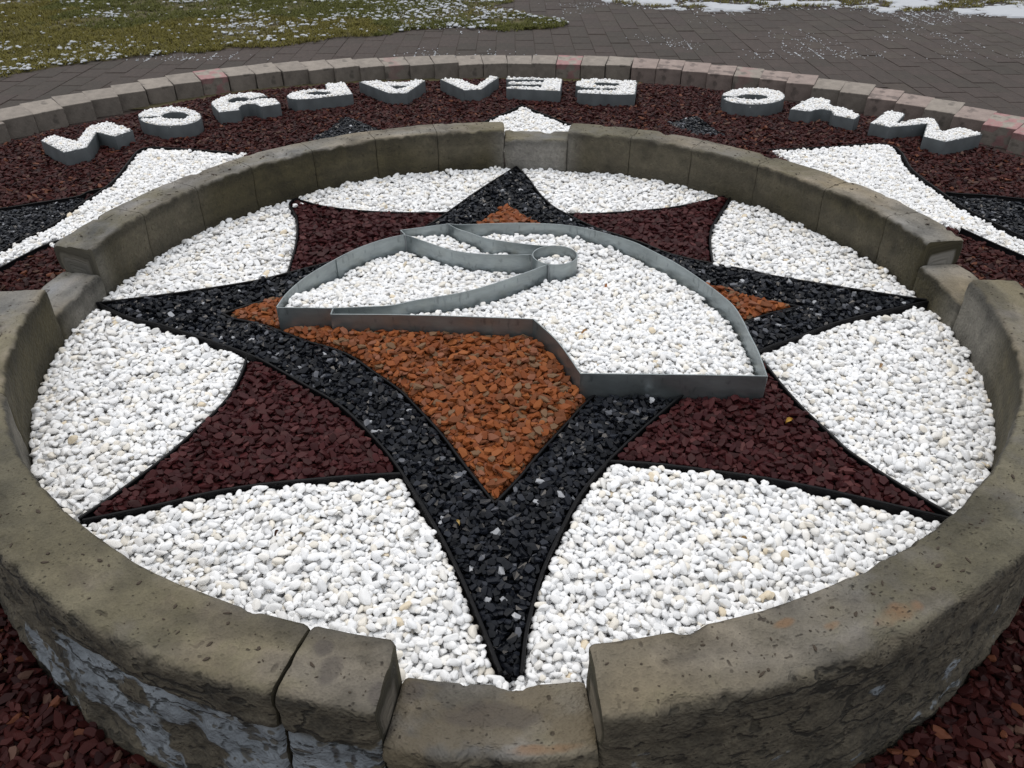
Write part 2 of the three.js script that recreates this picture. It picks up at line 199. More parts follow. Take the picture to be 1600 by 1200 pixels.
{
  const soil = part('soil', sheet(kerbLine(0.12), -0.240, [circle(S * 1.02)]), soilMat); tag(soil, 'dark soil under the stone chips around the basin', null, null, 'structure');
  const floor = part('soil', sheet(circle(S * 1.05), -0.072), linerMat); tag(floor, 'black weed sheet under the pebbles inside the basin', null, null, 'structure');
}
const lawnPoly = curve([[-9, -3.0], [-5.4, -3.15], ...PLAN.p_lawn, [0.6, -9.5], [0.8, -16]], 4).concat([[-30, -16], [-30, -3.0]]);
const snowPoly = curve([[0.75, -8.5], ...PLAN.p_snow, [6.5, -5.6], [9, -5.0]], 4).concat([[14, -5], [14, -18], [1, -18]]);
{
  const far = part('ground', sheet(circle(160, 64), -0.20, [kerbLine(0.1)]), std({ color: lin(0.10, 0.093, 0.08), map: texture(512, 512, (u, v, o) => { const n = 0.6 + 0.6 * tileN(u, v, 30, 21, 4); o[0] = o[1] = o[2] = n * 0.8; }, true, [0.4, 0.4]), roughness: 0.95 }));
  tag(far, 'ground around the plaza', null, null, 'structure');
  const paving = thing('paving', 'brown grey block paving beyond the kerb ring', null, null, 'structure');
  part('sand_bed', sheet([[-30, -16], [30, -16], [30, 4], [-30, 4]], -0.1660, [kerbLine(0.2).map(p => p)]), std({ color: lin(0.048, 0.036, 0.029), roughness: 1, bumpMap: grainTex, bumpScale: 0.006 }), paving);
  const r = rng(5), W = 0.163, L = 0.245, list = [];
  for (let i = -52; i <= 52; i++) for (let j = -46; j < -6; j++) {
    const x = 1.455 + i * W - 0.02, z = j * L + ((i & 1) ? L * 0.5 : 0) + (r() - 0.5) * 0.004;
    const deg = Math.atan2(-z, x) * 180 / Math.PI; if (deg < 12 || deg > 168) continue;
    if (Math.hypot(x, z) < kerbR(deg) + 0.33) continue;
    if (inside(lawnPoly, x, z) && inside(lawnPoly, x - 0.3, z + 0.42) && inside(lawnPoly, x + 0.3, z + 0.42)) continue;
    list.push({ x, z, y: Y.paving - 0.02 + (r() - 0.5) * 0.005 - 0.003 * fbm(x * 1.1, z * 1.1), rx: (r() - 0.5) * 0.014, rz: (r() - 0.5) * 0.018, t: clamp(0.25 + 0.5 * r() + 1.1 * (fbm(x * 0.8 + 3, z * 0.8, 4, 3) - 0.5)), d: Math.hypot(x - camPos.x, z - camPos.z, 1.45) + (Math.abs(x) > 0.72 * (2.6 - z) ? 5 : 0) });
  }
  const g = new RoundedBoxGeometry(W - 0.004, 0.04, L - 0.004, 1, 0.004);
  const tone = t => { const k = 0.74 + 0.42 * t; return lin(0.058 * k, (0.0425 + 0.002 * Math.sin(t * 40)) * k, 0.0335 * k); };
  const pt = texture(256, 256, (u, v, o) => { const n = 0.62 + 0.65 * tileN(u, v, 10, 31, 5); o[0] = o[1] = o[2] = n * 0.85; }, true);
  const mats = [0.05, 0.22, 0.4, 0.58, 0.76, 0.95].map(t => std({ color: tone(t), map: pt, roughness: 0.85, bumpMap: grainTex, bumpScale: 0.002 }));
  list.sort((a, b) => a.d - b.d);
  const near = list.slice(0, 300), rest = list.slice(300);
  for (const p of near) { const m = part('paver', g, mats[Math.min(5, Math.floor(p.t * 6))], paving); m.position.set(p.x, p.y, p.z); m.rotation.set(p.rx, 0, p.rz); }
  const im = new THREE.InstancedMesh(g, std({ map: pt, roughness: 0.85, bumpMap: grainTex, bumpScale: 0.002 }), rest.length); im.name = 'pavers'; im.userData.kind = 'stuff'; im.receiveShadow = im.castShadow = true;
  const M = new THREE.Matrix4(), E = new THREE.Euler(), Q = new THREE.Quaternion(), one = new THREE.Vector3(1, 1, 1);
  rest.forEach((p, i) => { M.compose(new THREE.Vector3(p.x, p.y, p.z), Q.setFromEuler(E.set(p.rx, 0, p.rz)), one); im.setMatrixAt(i, M); im.setColorAt(i, tone(p.t)); });
  paving.add(im);

  // lawn: a low uneven turf with many blades
  const turf = part('lawn', (() => {
    const g = new THREE.PlaneGeometry(14, 12, 140, 120); g.rotateX(-Math.PI / 2); g.translate(-6, 0, -9.2);
    const p = g.attributes.position;
    for (let i = 0; i < p.count; i++) { const x = p.getX(i), z = p.getZ(i); let dd = inside(lawnPoly, x + 0.25 * (fbm(x * 3, z * 3, 5, 3) - 0.5), z + 0.5 * (fbm(x * 2.5, z * 2.5, 1, 3) - 0.5)) ? 1 : 0; p.setY(i, dd ? Y.paving - 0.010 + 0.026 * fbm(x * 3, z * 3) : -0.23); }
    g.computeVertexNormals(); const uv = g.attributes.uv; for (let i = 0; i < p.count; i++) uv.setXY(i, p.getX(i), p.getZ(i)); return g;
  })(), std({ map: texture(512, 512, (u, v, o) => { const n = tileN(u, v, 16, 41, 5), m = tileN(u, v, 4, 47, 3); const k = 0.5 + n; o[0] = mix(0.060, 0.085, m) * k; o[1] = mix(0.055, 0.066, m) * k; o[2] = mix(0.014, 0.032, m) * k; }, true, [0.7, 0.7]), roughness: 1 }));
  tag(turf, 'olive green lawn beyond the paved path at the upper left', null, null, 'structure');
  const blade = (() => { // a tuft of five bent blades
    const gs = [], rr = rng(8);
    for (let k = 0; k < 6; k++) {
      const a = rr() * 6.283, l = 0.025 + rr() * 0.03, w = 0.0022, lean = 0.3 + rr() * 0.9, ox = (rr() - 0.5) * 0.03, oz = (rr() - 0.5) * 0.03;
      const c = Math.cos(a), s = Math.sin(a), q = [];
      for (const [t, ww] of [[0, 1], [0.55, 0.9], [1, 0.12]]) { const off = l * lean * t * t, y = l * t * (1 - 0.25 * t * lean); for (const e of [-1, 1]) q.push(ox + c * off - s * w * ww * e, y, oz + s * off + c * w * ww * e); }
      const g = new THREE.BufferGeometry(); g.setAttribute('position', new THREE.Float32BufferAttribute(q, 3)); g.setIndex([0, 1, 2, 2, 1, 3, 2, 3, 4, 4, 3, 5]); g.computeVertexNormals(); gs.push(g);
    }
    return mergeGeometries(gs);
  })();
  const pts = []; const rr = rng(91);
  for (let k = 0; k < 170000; k++) {
    const z = -3.0 - Math.pow(rr(), 0.8) * 8, x = -9 + rr() * 10; if (!inside(lawnPoly, x + 0.25 * (fbm(x * 3, z * 3, 5, 3) - 0.5), z + 0.5 * (fbm(x * 2.5, z * 2.5, 1, 3) - 0.5) + 0.06 * (rr() - 0.5))) continue;
    const bare = fbm(x * 1.3 + 40, z * 1.3, 2, 3); const right = smooth(-2.6, -0.5, x);
    if (rr() < 0.8 * smooth(0.56, 0.70, bare + right * 0.10)) continue;
    pts.push([x, z, rr(), bare]);
  }
  for (let k = 0; k < 14000; k++) { const z = -6.3 - rr() * 3, x = 0.8 + rr() * 7.2; if (!inside(snowPoly, x, z)) continue; const hole = 0.62 * fbm(x * 2.6 + 7, z * 5, 9, 3) + 0.38 * fbm(x * 11 + 7, z * 17, 19, 3); if (hole > 0.47 && !(x > 5.2 && z < -6.5 && rr() < 0.8)) continue; pts.push([x, z, rr(), 0.5]); }
  const grass = new THREE.InstancedMesh(blade, std({ roughness: 0.8, side: THREE.DoubleSide }), pts.length); grass.name = 'grass'; grass.castShadow = grass.receiveShadow = true;
  pts.forEach(([x, z, t, b], i) => { M.compose(new THREE.Vector3(x, Y.paving - 0.010 + 0.026 * fbm(x * 3, z * 3), z), Q.setFromEuler(E.set(0, t * 40, 0)), new THREE.Vector3(1.2, 0.35 + t * 0.5, 1.2)); grass.setMatrixAt(i, M); const d = fbm(x * 0.9, z * 0.9, 7, 3), k = 0.7 + 0.6 * vn(t * 999, i); grass.setColorAt(i, d > 0.55 ? lin(0.135 * k, 0.116 * k, 0.013 * k) : lin(0.088 * k, 0.092 * k, 0.008 * k)); });
  scene.add(grass); tag(grass, 'short olive green grass of the lawn dusted with snow', null, null, 'stuff');
  // snow: crumbs lying on the lawn edge, and a crusted strip at the upper right
  const flake = (() => { const g = new THREE.IcosahedronGeometry(1, 1), p = g.attributes.position, v = new THREE.Vector3(); for (let i = 0; i < p.count; i++) { v.fromBufferAttribute(p, i); const k = 0.7 + 0.6 * vn(v.x * 1.7 + 9, v.y * 1.7 + 9, v.z * 1.7 + 9); p.setXYZ(i, v.x * k, v.y * k, v.z * k); } const m = mergeVertices(new THREE.BufferGeometry().setAttribute('position', p)); m.computeVertexNormals(); return m; })();
  const spots = []; const r3 = rng(17);
  for (let k = 0; k < 42000; k++) {
    const z = -3.2 - r3() * 5.5, x = -6.5 + r3() * 7.4; if (!inside(lawnPoly, x, z)) continue;
    const clump = 0.6 * fbm(x * 1.5 + 3, z * 2.1, 5, 3) + 0.4 * fbm(x * 7 + 3, z * 9, 5, 2) + 0.12 * smooth(-3.4, -1.2, x) + 0.16 * smooth(0.9, 0, Math.abs((z + 4.0) + 0.62 * (x + 3.4))) * smooth(-2.2, -3.2, x);
    if (r3() > 0.025 + 0.62 * smooth(0.585, 0.69, clump)) continue;
    spots.push([x, Y.paving + 0.012 + r3() * 0.008, z, 0.004 + 0.016 * Math.pow(r3(), 3)]);
  }
  for (let k = 0; k < 24000; k++) { // flecks in the paving joints and on the pavers
    const x = -3 + r3() * 9, z = -4.3 - r3() * 2.6; if (inside(lawnPoly, x, z)) continue; const deg = Math.atan2(-z, x) * 57.2958; if (Math.hypot(x, z) < kerbR(clamp(deg, 12, 168)) + 0.35) continue;
    const c = fbm(x * 1.6 + 20, z * 1.6 + 8, 1, 3); const gate = 0.6 * smooth(0.56, 0.76, c + 0.13 * smooth(0.9, 0, Math.hypot(x - 1.6, z + 4.9)));
    if (r3() > gate) continue;
    const i = Math.round((x - 1.455 + 0.02 + 0.0815) / 0.163), jx = 1.455 - 0.02 - 0.0815 + i * 0.163;
    if (r3() < 0.35) for (let q = 0; q < 2; q++) spots.push([jx + (r3() - 0.5) * 0.014, Y.paving - 0.003, z + q * 0.008 + 0.02 * (r3() - 0.5), 0.003 + 0.003 * r3()]); else spots.push([x, Y.paving + 0.001, z, 0.002 + 0.006 * r3() * r3()]);
  }
  for (let k = 0; k < 9000; k++) { // crumbs along the snow strip
    const x = 0.6 + r3() * 7.4, z = -5.5 - r3() * 3.2; if (!inside(snowPoly, x, z - 0.12)) continue; if (r3() > 0.25 + 0.5 * fbm(x * 5, z * 7, 3, 2)) continue;
    spots.push([x, Y.paving + 0.003, z, 0.004 + 0.012 * r3() * r3()]);
  }
  const snowMat = std({ color: lin(0.46, 0.48, 0.51), roughness: 0.7 });
  const sm = new THREE.InstancedMesh(flake, snowMat, spots.length); sm.name = 'snow'; sm.castShadow = sm.receiveShadow = true;
  spots.forEach(([x, y, z, s], i) => { M.compose(new THREE.Vector3(x, y, z), Q.setFromEuler(E.set(0, i * 1.7, 0)), new THREE.Vector3(s * 1.5, s * 0.55, s)); sm.setMatrixAt(i, M); });
  scene.add(sm); tag(sm, 'scattered snow crumbs on the lawn and in the paving joints', null, null, 'stuff');
  const sg = new THREE.PlaneGeometry(10, 6, 500, 400); sg.rotateX(-Math.PI / 2); sg.translate(5, 0, -8.4);
  { const p = sg.attributes.position; for (let i = 0; i < p.count; i++) { const x = p.getX(i), z = p.getZ(i); const e = 0.42 * (fbm(x * 2.2, z * 4.5, 3, 3) - 0.5) + 0.30 * (fbm(x * 9, z * 14, 6, 3) - 0.5) + 0.03; const hole = 0.62 * fbm(x * 2.6 + 7, z * 5, 9, 3) + 0.38 * fbm(x * 11 + 7, z * 17, 19, 3); const ins = inside(snowPoly, x, z - e) ? smooth(0.48, 0.55, hole) : 0; p.setY(i, Y.paving - 0.022 + ins * (0.026 + 0.014 * fbm(x * 12, z * 12, 2, 4))); } sg.computeVertexNormals(); }
  tag(part('snow', sg, snowMat), 'crusted snow strip along the far edge of the paving at the upper right', null, null, 'structure');
}

// ---------------------------------------------------------------- stones
function rockShape(seed, detail, f, amp, flat) { // a water-worn pebble of unit half-size
  const g = mergeVertices(new THREE.BufferGeometry().setAttribute('position', new THREE.IcosahedronGeometry(1, detail).attributes.position)), p = g.attributes.position, v = new THREE.Vector3();
  const r = rng(seed), cuts = Array.from({ length: 7 }, () => new THREE.Vector3(r() - 0.5, (r() - 0.5), r() - 0.5).normalize());
  const dist = cuts.map(() => 0.56 + 0.28 * r());
  for (let i = 0; i < p.count; i++) {
    v.fromBufferAttribute(p, i); const n0 = v.clone();
    for (let k = 0; k < 7; k++) { const d = v.dot(cuts[k]); if (d > dist[k]) v.addScaledVector(cuts[k], (dist[k] - d) * 0.92); }
    v.multiplyScalar(1 + amp * (vn(n0.x * f + seed, n0.y * f, n0.z * f + 5) - 0.5));
    p.setXYZ(i, v.x, v.y, v.z);
  }
  g.computeVertexNormals(); g.computeBoundingBox(); const s = new THREE.Vector3(), c = new THREE.Vector3(); g.boundingBox.getSize(s); g.boundingBox.getCenter(c);
  g.translate(-c.x, -c.y, -c.z); g.scale(2 / s.x, 2 / s.y, 2 / s.z); g.computeVertexNormals(); return g;
}
function chipShape(seed) { // a split flake with sharp faces
  const r = rng(seed), pts = [], n = 5 + Math.floor(r() * 2);
  for (const y of [-1, 1]) for (let k = 0; k < n; k++) { const a = (k + (r() - 0.5) * 0.7) / n * 6.283, q = 0.72 + 0.4 * r(); pts.push(new THREE.Vector3(Math.cos(a) * q, y * (0.45 + 0.55 * r()), Math.sin(a) * q * 0.95)); }
  const g = new ConvexGeometry(pts); g.computeBoundingBox(); const s = new THREE.Vector3(), c = new THREE.Vector3(); g.boundingBox.getSize(s); g.boundingBox.getCenter(c);
  g.translate(-c.x, -c.y, -c.z); g.scale(2 / s.x, 2 / s.y, 2 / s.z); return g;
}
const pebbleShapes = [3, 14, 25, 36, 47, 58, 69, 71].map(s => rockShape(s, 2, 1.7, 0.34));
const chipShapes = [2, 12, 22, 32, 42, 52, 62, 72].map(chipShape);
const KIND = {
  white: { shapes: pebbleShapes, rough: 0.5, tilt: 0.35, size: r => { const k = 0.54 + 0.26 * r() + 0.48 * Math.pow(r(), 3); return [0.0124 * k * (0.9 + 0.5 * r()), 0.0092 * k * (0.9 + 0.25 * r()), 0.0070 * k * (0.85 + 0.3 * r())]; },
    tones: [[0.91, 0.91, 0.905], [0.88, 0.885, 0.89], [0.93, 0.93, 0.93], [0.89, 0.87, 0.83], [0.85, 0.805, 0.72], [0.76, 0.66, 0.50], [0.80, 0.79, 0.775]], weight: [30, 22, 24, 14, 6, 0.6, 7] },
  red: { shapes: chipShapes, rough: 0.5, spec: 0.28, tilt: 0.55, size: r => { const k = 0.52 + 0.70 * r(); return [0.0128 * k * (0.9 + 0.4 * r()), 0.0095 * k, 0.0040 * k * (0.7 + 0.6 * r())]; },
    tones: [[0.044, 0.0092, 0.0096], [0.032, 0.0070, 0.0075], [0.055, 0.0120, 0.0130], [0.038, 0.0083, 0.0097], [0.085, 0.026, 0.025], [0.028, 0.0070, 0.0070]], weight: [30, 24, 16, 16, 4, 12] },
  black: { shapes: chipShapes, rough: 0.24, spec: 0.36, tilt: 0.65, size: r => { const k = 0.50 + 0.55 * r(); return [0.0122 * k * (0.9 + 0.35 * r()), 0.0090 * k, 0.0048 * k * (0.7 + 0.6 * r())]; },
    tones: [[0.0070, 0.0082, 0.0115], [0.0105, 0.0122, 0.017], [0.0045, 0.0054, 0.0075], [0.024, 0.027, 0.035], [0.11, 0.115, 0.13], [0.38, 0.39, 0.41]], weight: [36, 26, 24, 9, 3.4, 1.6] },
  orange: { shapes: chipShapes, rough: 0.6, spec: 0.35, tilt: 0.5, size: r => { const k = 0.5 + 0.75 * r(); return [0.0125 * k * (0.9 + 0.4 * r()), 0.0090 * k, 0.0042 * k * (0.7 + 0.6 * r())]; },
    tones: [[0.225, 0.064, 0.017], [0.175, 0.047, 0.013], [0.265, 0.085, 0.025], [0.155, 0.052, 0.020], [0.165, 0.095, 0.052], [0.21, 0.080, 0.042]], weight: [26, 22, 13, 20, 11, 14] },
};
KIND.mulch = { ...KIND.red, rough: 0.5, spec: 0.2, size: r => { const k = 0.7 + 0.8 * r(); return [0.0145 * k * (0.9 + 0.4 * r()), 0.0095 * k, 0.0042 * k]; }, tilt: 0.6,
  tones: [[0.042, 0.0100, 0.0090], [0.030, 0.0072, 0.0068], [0.054, 0.0140, 0.0120], [0.020, 0.0055, 0.0055], [0.12, 0.042, 0.022], [0.085, 0.046, 0.034]], weight: [28, 26, 18, 18, 4, 5] };
for (const k in KIND) { const o = KIND[k]; o.mats = o.tones.map(t => new THREE.MeshPhysicalMaterial({ color: lin(...t), roughness: o.rough, specularIntensity: o.spec ?? 0.5 })); o.any = new THREE.MeshPhysicalMaterial({ roughness: o.rough, specularIntensity: o.spec ?? 0.5 }); const sum = o.weight.reduce((a, b) => a + b); let c = 0; o.cum = o.weight.map(w => c += w / sum); }

class Field { // heights of the piled surface and the bed each cell belongs to
  constructor(x0, z0, x1, z1, cell) { this.x0 = x0; this.z0 = z0; this.c = cell; this.nx = Math.ceil((x1 - x0) / cell); this.nz = Math.ceil((z1 - z0) / cell); this.H = new Float32Array(this.nx * this.nz); this.id = new Uint8Array(this.nx * this.nz); }
  at(x, z) { const i = Math.floor((x - this.x0) / this.c), j = Math.floor((z - this.z0) / this.c); return i < 0 || j < 0 || i >= this.nx || j >= this.nz ? -1 : j * this.nx + i; }
  get(x, z) { const k = this.at(x, z); return k < 0 ? 0 : this.id[k]; }
  h(x, z) { const k = this.at(x, z); return k < 0 ? -9 : this.H[k]; }
  fillPoly(poly, id, only, base) { const b = box(poly); const i0 = Math.max(0, Math.floor((b[0] - this.x0) / this.c)), i1 = Math.min(this.nx - 1, Math.ceil((b[2] - this.x0) / this.c)), j0 = Math.max(0, Math.floor((b[1] - this.z0) / this.c)), j1 = Math.min(this.nz - 1, Math.ceil((b[3] - this.z0) / this.c));
    for (let j = j0; j <= j1; j++) { // scan line
      const z = this.z0 + (j + 0.5) * this.c, xs = [];
      for (let a = 0, q = poly.length - 1; a < poly.length; q = a++) { const A = poly[a], B = poly[q]; if ((A[1] > z) !== (B[1] > z)) xs.push((B[0] - A[0]) * (z - A[1]) / (B[1] - A[1]) + A[0]); }
      xs.sort((p, q) => p - q);
      for (let s = 0; s + 1 < xs.length; s += 2) for (let i = Math.max(i0, Math.ceil((xs[s] - this.x0) / this.c - 0.5)); i <= i1 && this.x0 + (i + 0.5) * this.c < xs[s + 1]; i++) { const k = j * this.nx + i; if (only && !only(this.id[k], this.x0 + (i + 0.5) * this.c, z)) continue; this.id[k] = id; if (base !== undefined) this.H[k] = base; }
    } }
  line(pts, w) { for (let a = 0; a + 1 < pts.length; a++) { const [x0, z0] = pts[a], [x1, z1] = pts[a + 1], n = Math.ceil(Math.hypot(x1 - x0, z1 - z0) / (this.c * 0.5)) + 1; for (let k = 0; k <= n; k++) { const x = mix(x0, x1, k / n), z = mix(z0, z1, k / n); for (let dx = -w; dx <= w; dx += this.c * 0.7) for (let dz = -w; dz <= w; dz += this.c * 0.7) { const q = this.at(x + dx, z + dz); if (q >= 0) this.id[q] = 255; } } } }
}
// lets stones fall one by one into the lowest places of a bed until it is full
function pour(field, id, kind, target, seed, scale = 1, most = 1e9, margin = 0.85) {
  const K = KIND[kind], r = rng(seed), cells = []; for (let k = 0; k < field.id.length; k++) if (field.id[k] === id) cells.push(k);
  const stones = []; if (!cells.length) return stones;
  let fails = 0; const limit = 260, c = field.c, tries = 5;
  while (fails < limit && stones.length < most) {
    let best = 1e9, bx = 0, bz = 0;
    for (let t = 0; t < tries; t++) { const k = cells[Math.floor(r() * cells.length)], x = field.x0 + (k % field.nx + r()) * c, z = field.z0 + (Math.floor(k / field.nx) + r()) * c, g = field.H[k] - target(x, z); if (g < best) { best = g; bx = x; bz = z; } }
    let [a, b, h] = K.size(r); a *= scale; b *= scale; h *= scale; const yaw = r() * 6.2832, cy = Math.cos(yaw), sy = Math.sin(yaw);
    if (best > -0.55 * h) { fails++; continue; }
    // keep clear of the strips and walls
    const id4 = field.get(bx + cy * a * margin, bz + sy * a * margin) === id && field.get(bx - cy * a * margin, bz - sy * a * margin) === id && field.get(bx - sy * b * margin, bz + cy * b * margin) === id && field.get(bx + sy * b * margin, bz - cy * b * margin) === id;
    if (!id4) { fails += 0.05; continue; }
    const q = Math.max(c, b * 0.8);
    let gx = (field.h(bx + q, bz) - field.h(bx - q, bz)) / (2 * q), gz = (field.h(bx, bz + q) - field.h(bx, bz - q)) / (2 * q);
    gx = clamp(gx, -0.7, 0.7) * 0.6 + (r() - 0.5) * 2 * K.tilt * r(); gz = clamp(gz, -0.7, 0.7) * 0.6 + (r() - 0.5) * 2 * K.tilt * r();
    const i0 = Math.floor((bx - a - field.x0) / c), i1 = Math.floor((bx + a - field.x0) / c), j0 = Math.floor((bz - a - field.z0) / c), j1 = Math.floor((bz + a - field.z0) / c);
    let mx = -9, mean = 0, n = 0;
    for (let j = j0; j <= j1; j++) for (let i = i0; i <= i1; i++) {
      if (i < 0 || j < 0 || i >= field.nx || j >= field.nz) continue;
      const dx = field.x0 + (i + 0.5) * c - bx, dz = field.z0 + (j + 0.5) * c - bz, u = (dx * cy + dz * sy) / a, v = (-dx * sy + dz * cy) / b, rho = u * u + v * v;
      if (rho > 0.85) continue; const need = field.H[j * field.nx + i] - (gx * dx + gz * dz - h * Math.sqrt(1 - rho)); if (need > mx) mx = need; mean += need; n++;
    }
    if (!n) continue; mean /= n; const y = mean + 0.5 * (mx - mean);
    for (let j = j0; j <= j1; j++) for (let i = i0; i <= i1; i++) {
      if (i < 0 || j < 0 || i >= field.nx || j >= field.nz) continue;
      const dx = field.x0 + (i + 0.5) * c - bx, dz = field.z0 + (j + 0.5) * c - bz, u = (dx * cy + dz * sy) / a, v = (-dx * sy + dz * cy) / b, rho = u * u + v * v;
      if (rho > 1) continue; const k = j * field.nx + i, top = y + gx * dx + gz * dz + h * Math.sqrt(1 - rho); if (top > field.H[k]) field.H[k] = top;
    }
    fails = Math.max(0, fails - 1.5); let tone = 0; const tr = r(); while (tone < K.cum.length - 1 && tr > K.cum[tone]) tone++;
    stones.push({ x: bx, y, z: bz, a, b, h, yaw, gx, gz, tone, f: r() });
  }
  return stones;
}
const _q = new THREE.Quaternion(), _q2 = new THREE.Quaternion(), _n = new THREE.Vector3(), _p = new THREE.Vector3(), _s = new THREE.Vector3(), UP = new THREE.Vector3(0, 1, 0), _m = new THREE.Matrix4();
function pose(s) { _n.set(-s.gx, 1, -s.gz).normalize(); _q.setFromUnitVectors(UP, _n); _q2.setFromAxisAngle(UP, -s.yaw + (s.f > 0.5 ? Math.PI : 0)); _q.multiply(_q2); _p.set(s.x, s.y, s.z); _s.set(s.a, s.h * (s.f * 7 % 1 > 0.5 ? 1 : 1), s.b); }
const frustum = new THREE.Frustum().setFromProjectionMatrix(new THREE.Matrix4().multiplyMatrices((camera.updateProjectionMatrix(), camera.projectionMatrix), camera.matrixWorldInverse.copy(camera.matrixWorld).invert()));
// a bed: the stones that show largest are parts, the rest of the gravel is one part
function bed(name, one, many, kindName, stones, field, label, category, group, singles) {
  const K = KIND[kindName], t = thing(name, label, category, group);
  for (const s of stones) { s.open = s.y + 0.35 * s.h >= field.h(s.x, s.z) - 0.6 * s.h && field.h(s.x, s.z) < s.y + 1.25 * s.h; s.d = Math.hypot(s.x - camPos.x, s.y - camPos.y, s.z - camPos.z); s.px = 2 * s.a / s.d * 1219; _p.set(s.x, s.y, s.z); s.seen = s.open && s.px > 10 && frustum.containsPoint(_p); }
  const chosen = new Set(stones.filter(s => s.seen).sort((p, q) => q.px - p.px).slice(0, singles));
  for (const s of chosen) { const m = part(one, K.shapes[Math.floor(s.f * 997) % K.shapes.length], K.mats[s.tone], t); pose(s); m.position.copy(_p); m.quaternion.copy(_q); m.scale.copy(_s); }
  const rest = stones.filter(s => !chosen.has(s));
  if (rest.length) {
    const im = new THREE.InstancedMesh(K.shapes[stones.length % K.shapes.length], K.any, rest.length); im.name = many; im.userData.kind = 'stuff'; im.castShadow = im.receiveShadow = true;
    rest.forEach((s, i) => { pose(s); im.setMatrixAt(i, _m.compose(_p, _q, _s)); const k = 0.9 + 0.2 * (s.f * 31 % 1), c = K.tones[s.tone]; im.setColorAt(i, lin(c[0] * k, c[1] * k, c[2] * k)); });
    t.add(im);
  }
  return t;
}

// ---------------------------------------------------------------- basin wall
const D = Math.PI / 180;
const wallU = { front: [-152, -32], back: [-32, 208] };
// profile of a block: radius and height (in basin radii x S), from the inner foot over the top to the outer foot
function profile(top, fine) {
  const P = []; const add = (r, y, n) => { const q = P.length ? P[P.length - 1] : null; if (q) for (let k = 1; k <= n; k++) P.push([mix(q[0], r, k / n), mix(q[1], y, k / n)]); else P.push([r, y]); };
  const f = fine;
  add(1.408, -0.09, 0); add(1.405, top - 0.016, Math.round(5 * f)); add(1.409, top - 0.004, 2); add(1.416, top, 2);
  add(1.536, top, Math.round(6 * f)); add(1.547, top - 0.005, 2); add(1.552, top - 0.016, 2);
  const low = Math.min(0.085, top - 0.03);
  add(1.556, low, Math.round(3 * f)); add(1.544, low - 0.013, 2); add(1.552, -0.05, Math.round(6 * f)); add(1.575, -0.30, Math.round(9 * f));
  return P;
}
const bulge = d => { d = ((d + 180) % 360 + 360) % 360 - 180; const g = (c, w) => Math.exp(-Math.pow((d - c) / w, 2)); return 0.024 * g(-20, 24) + 0.010 * g(118, 24) - 0.008 * g(40, 20) + 0.010 * g(-155, 18); }; // the ring is not quite round
function rough(r, y, deg, top) { // displacement (outward, up) of the hand-made surface
  const x = r * Math.cos(deg * D), z = r * Math.sin(deg * D), out = smooth(1.50, 1.56, r), lowOut = out * smooth(0.15, 0.05, y), inn = smooth(1.43, 1.40, r);
  const a = fbm(x * 9, y * 14, z * 9, 4) - 0.5, b = fbm(x * 30, y * 45, z * 30, 3) - 0.5, big = fbm(x * 2.2 + 3, y * 2, z * 2.2, 2) - 0.5;
  const edge = Math.exp(-Math.pow((y - top) / 0.02, 2)), chip = Math.max(0, fbm(x * 17 + 9, 3, z * 17, 4) - 0.57) * 0.07 * edge;
  const dr = bulge(deg) + big * 0.014 + (inn * (a * 0.010 + b * 0.004)) + out * (a * 0.014 + b * 0.007) + lowOut * (a * 0.017 + b * 0.011) * (0.65 + 0.6 * smooth(-95, -105, deg > 180 ? deg - 360 : deg)) - chip * out + chip * inn * 0.6;
  const flat = smooth(1.40, 1.43, r) * (1 - smooth(1.53, 1.555, r));
  const dy = (big * 0.008 + a * 0.007 + b * 0.0022) * (0.4 + 0.6 * flat) * edge - chip * 0.7;
  return [dr, dy];
}
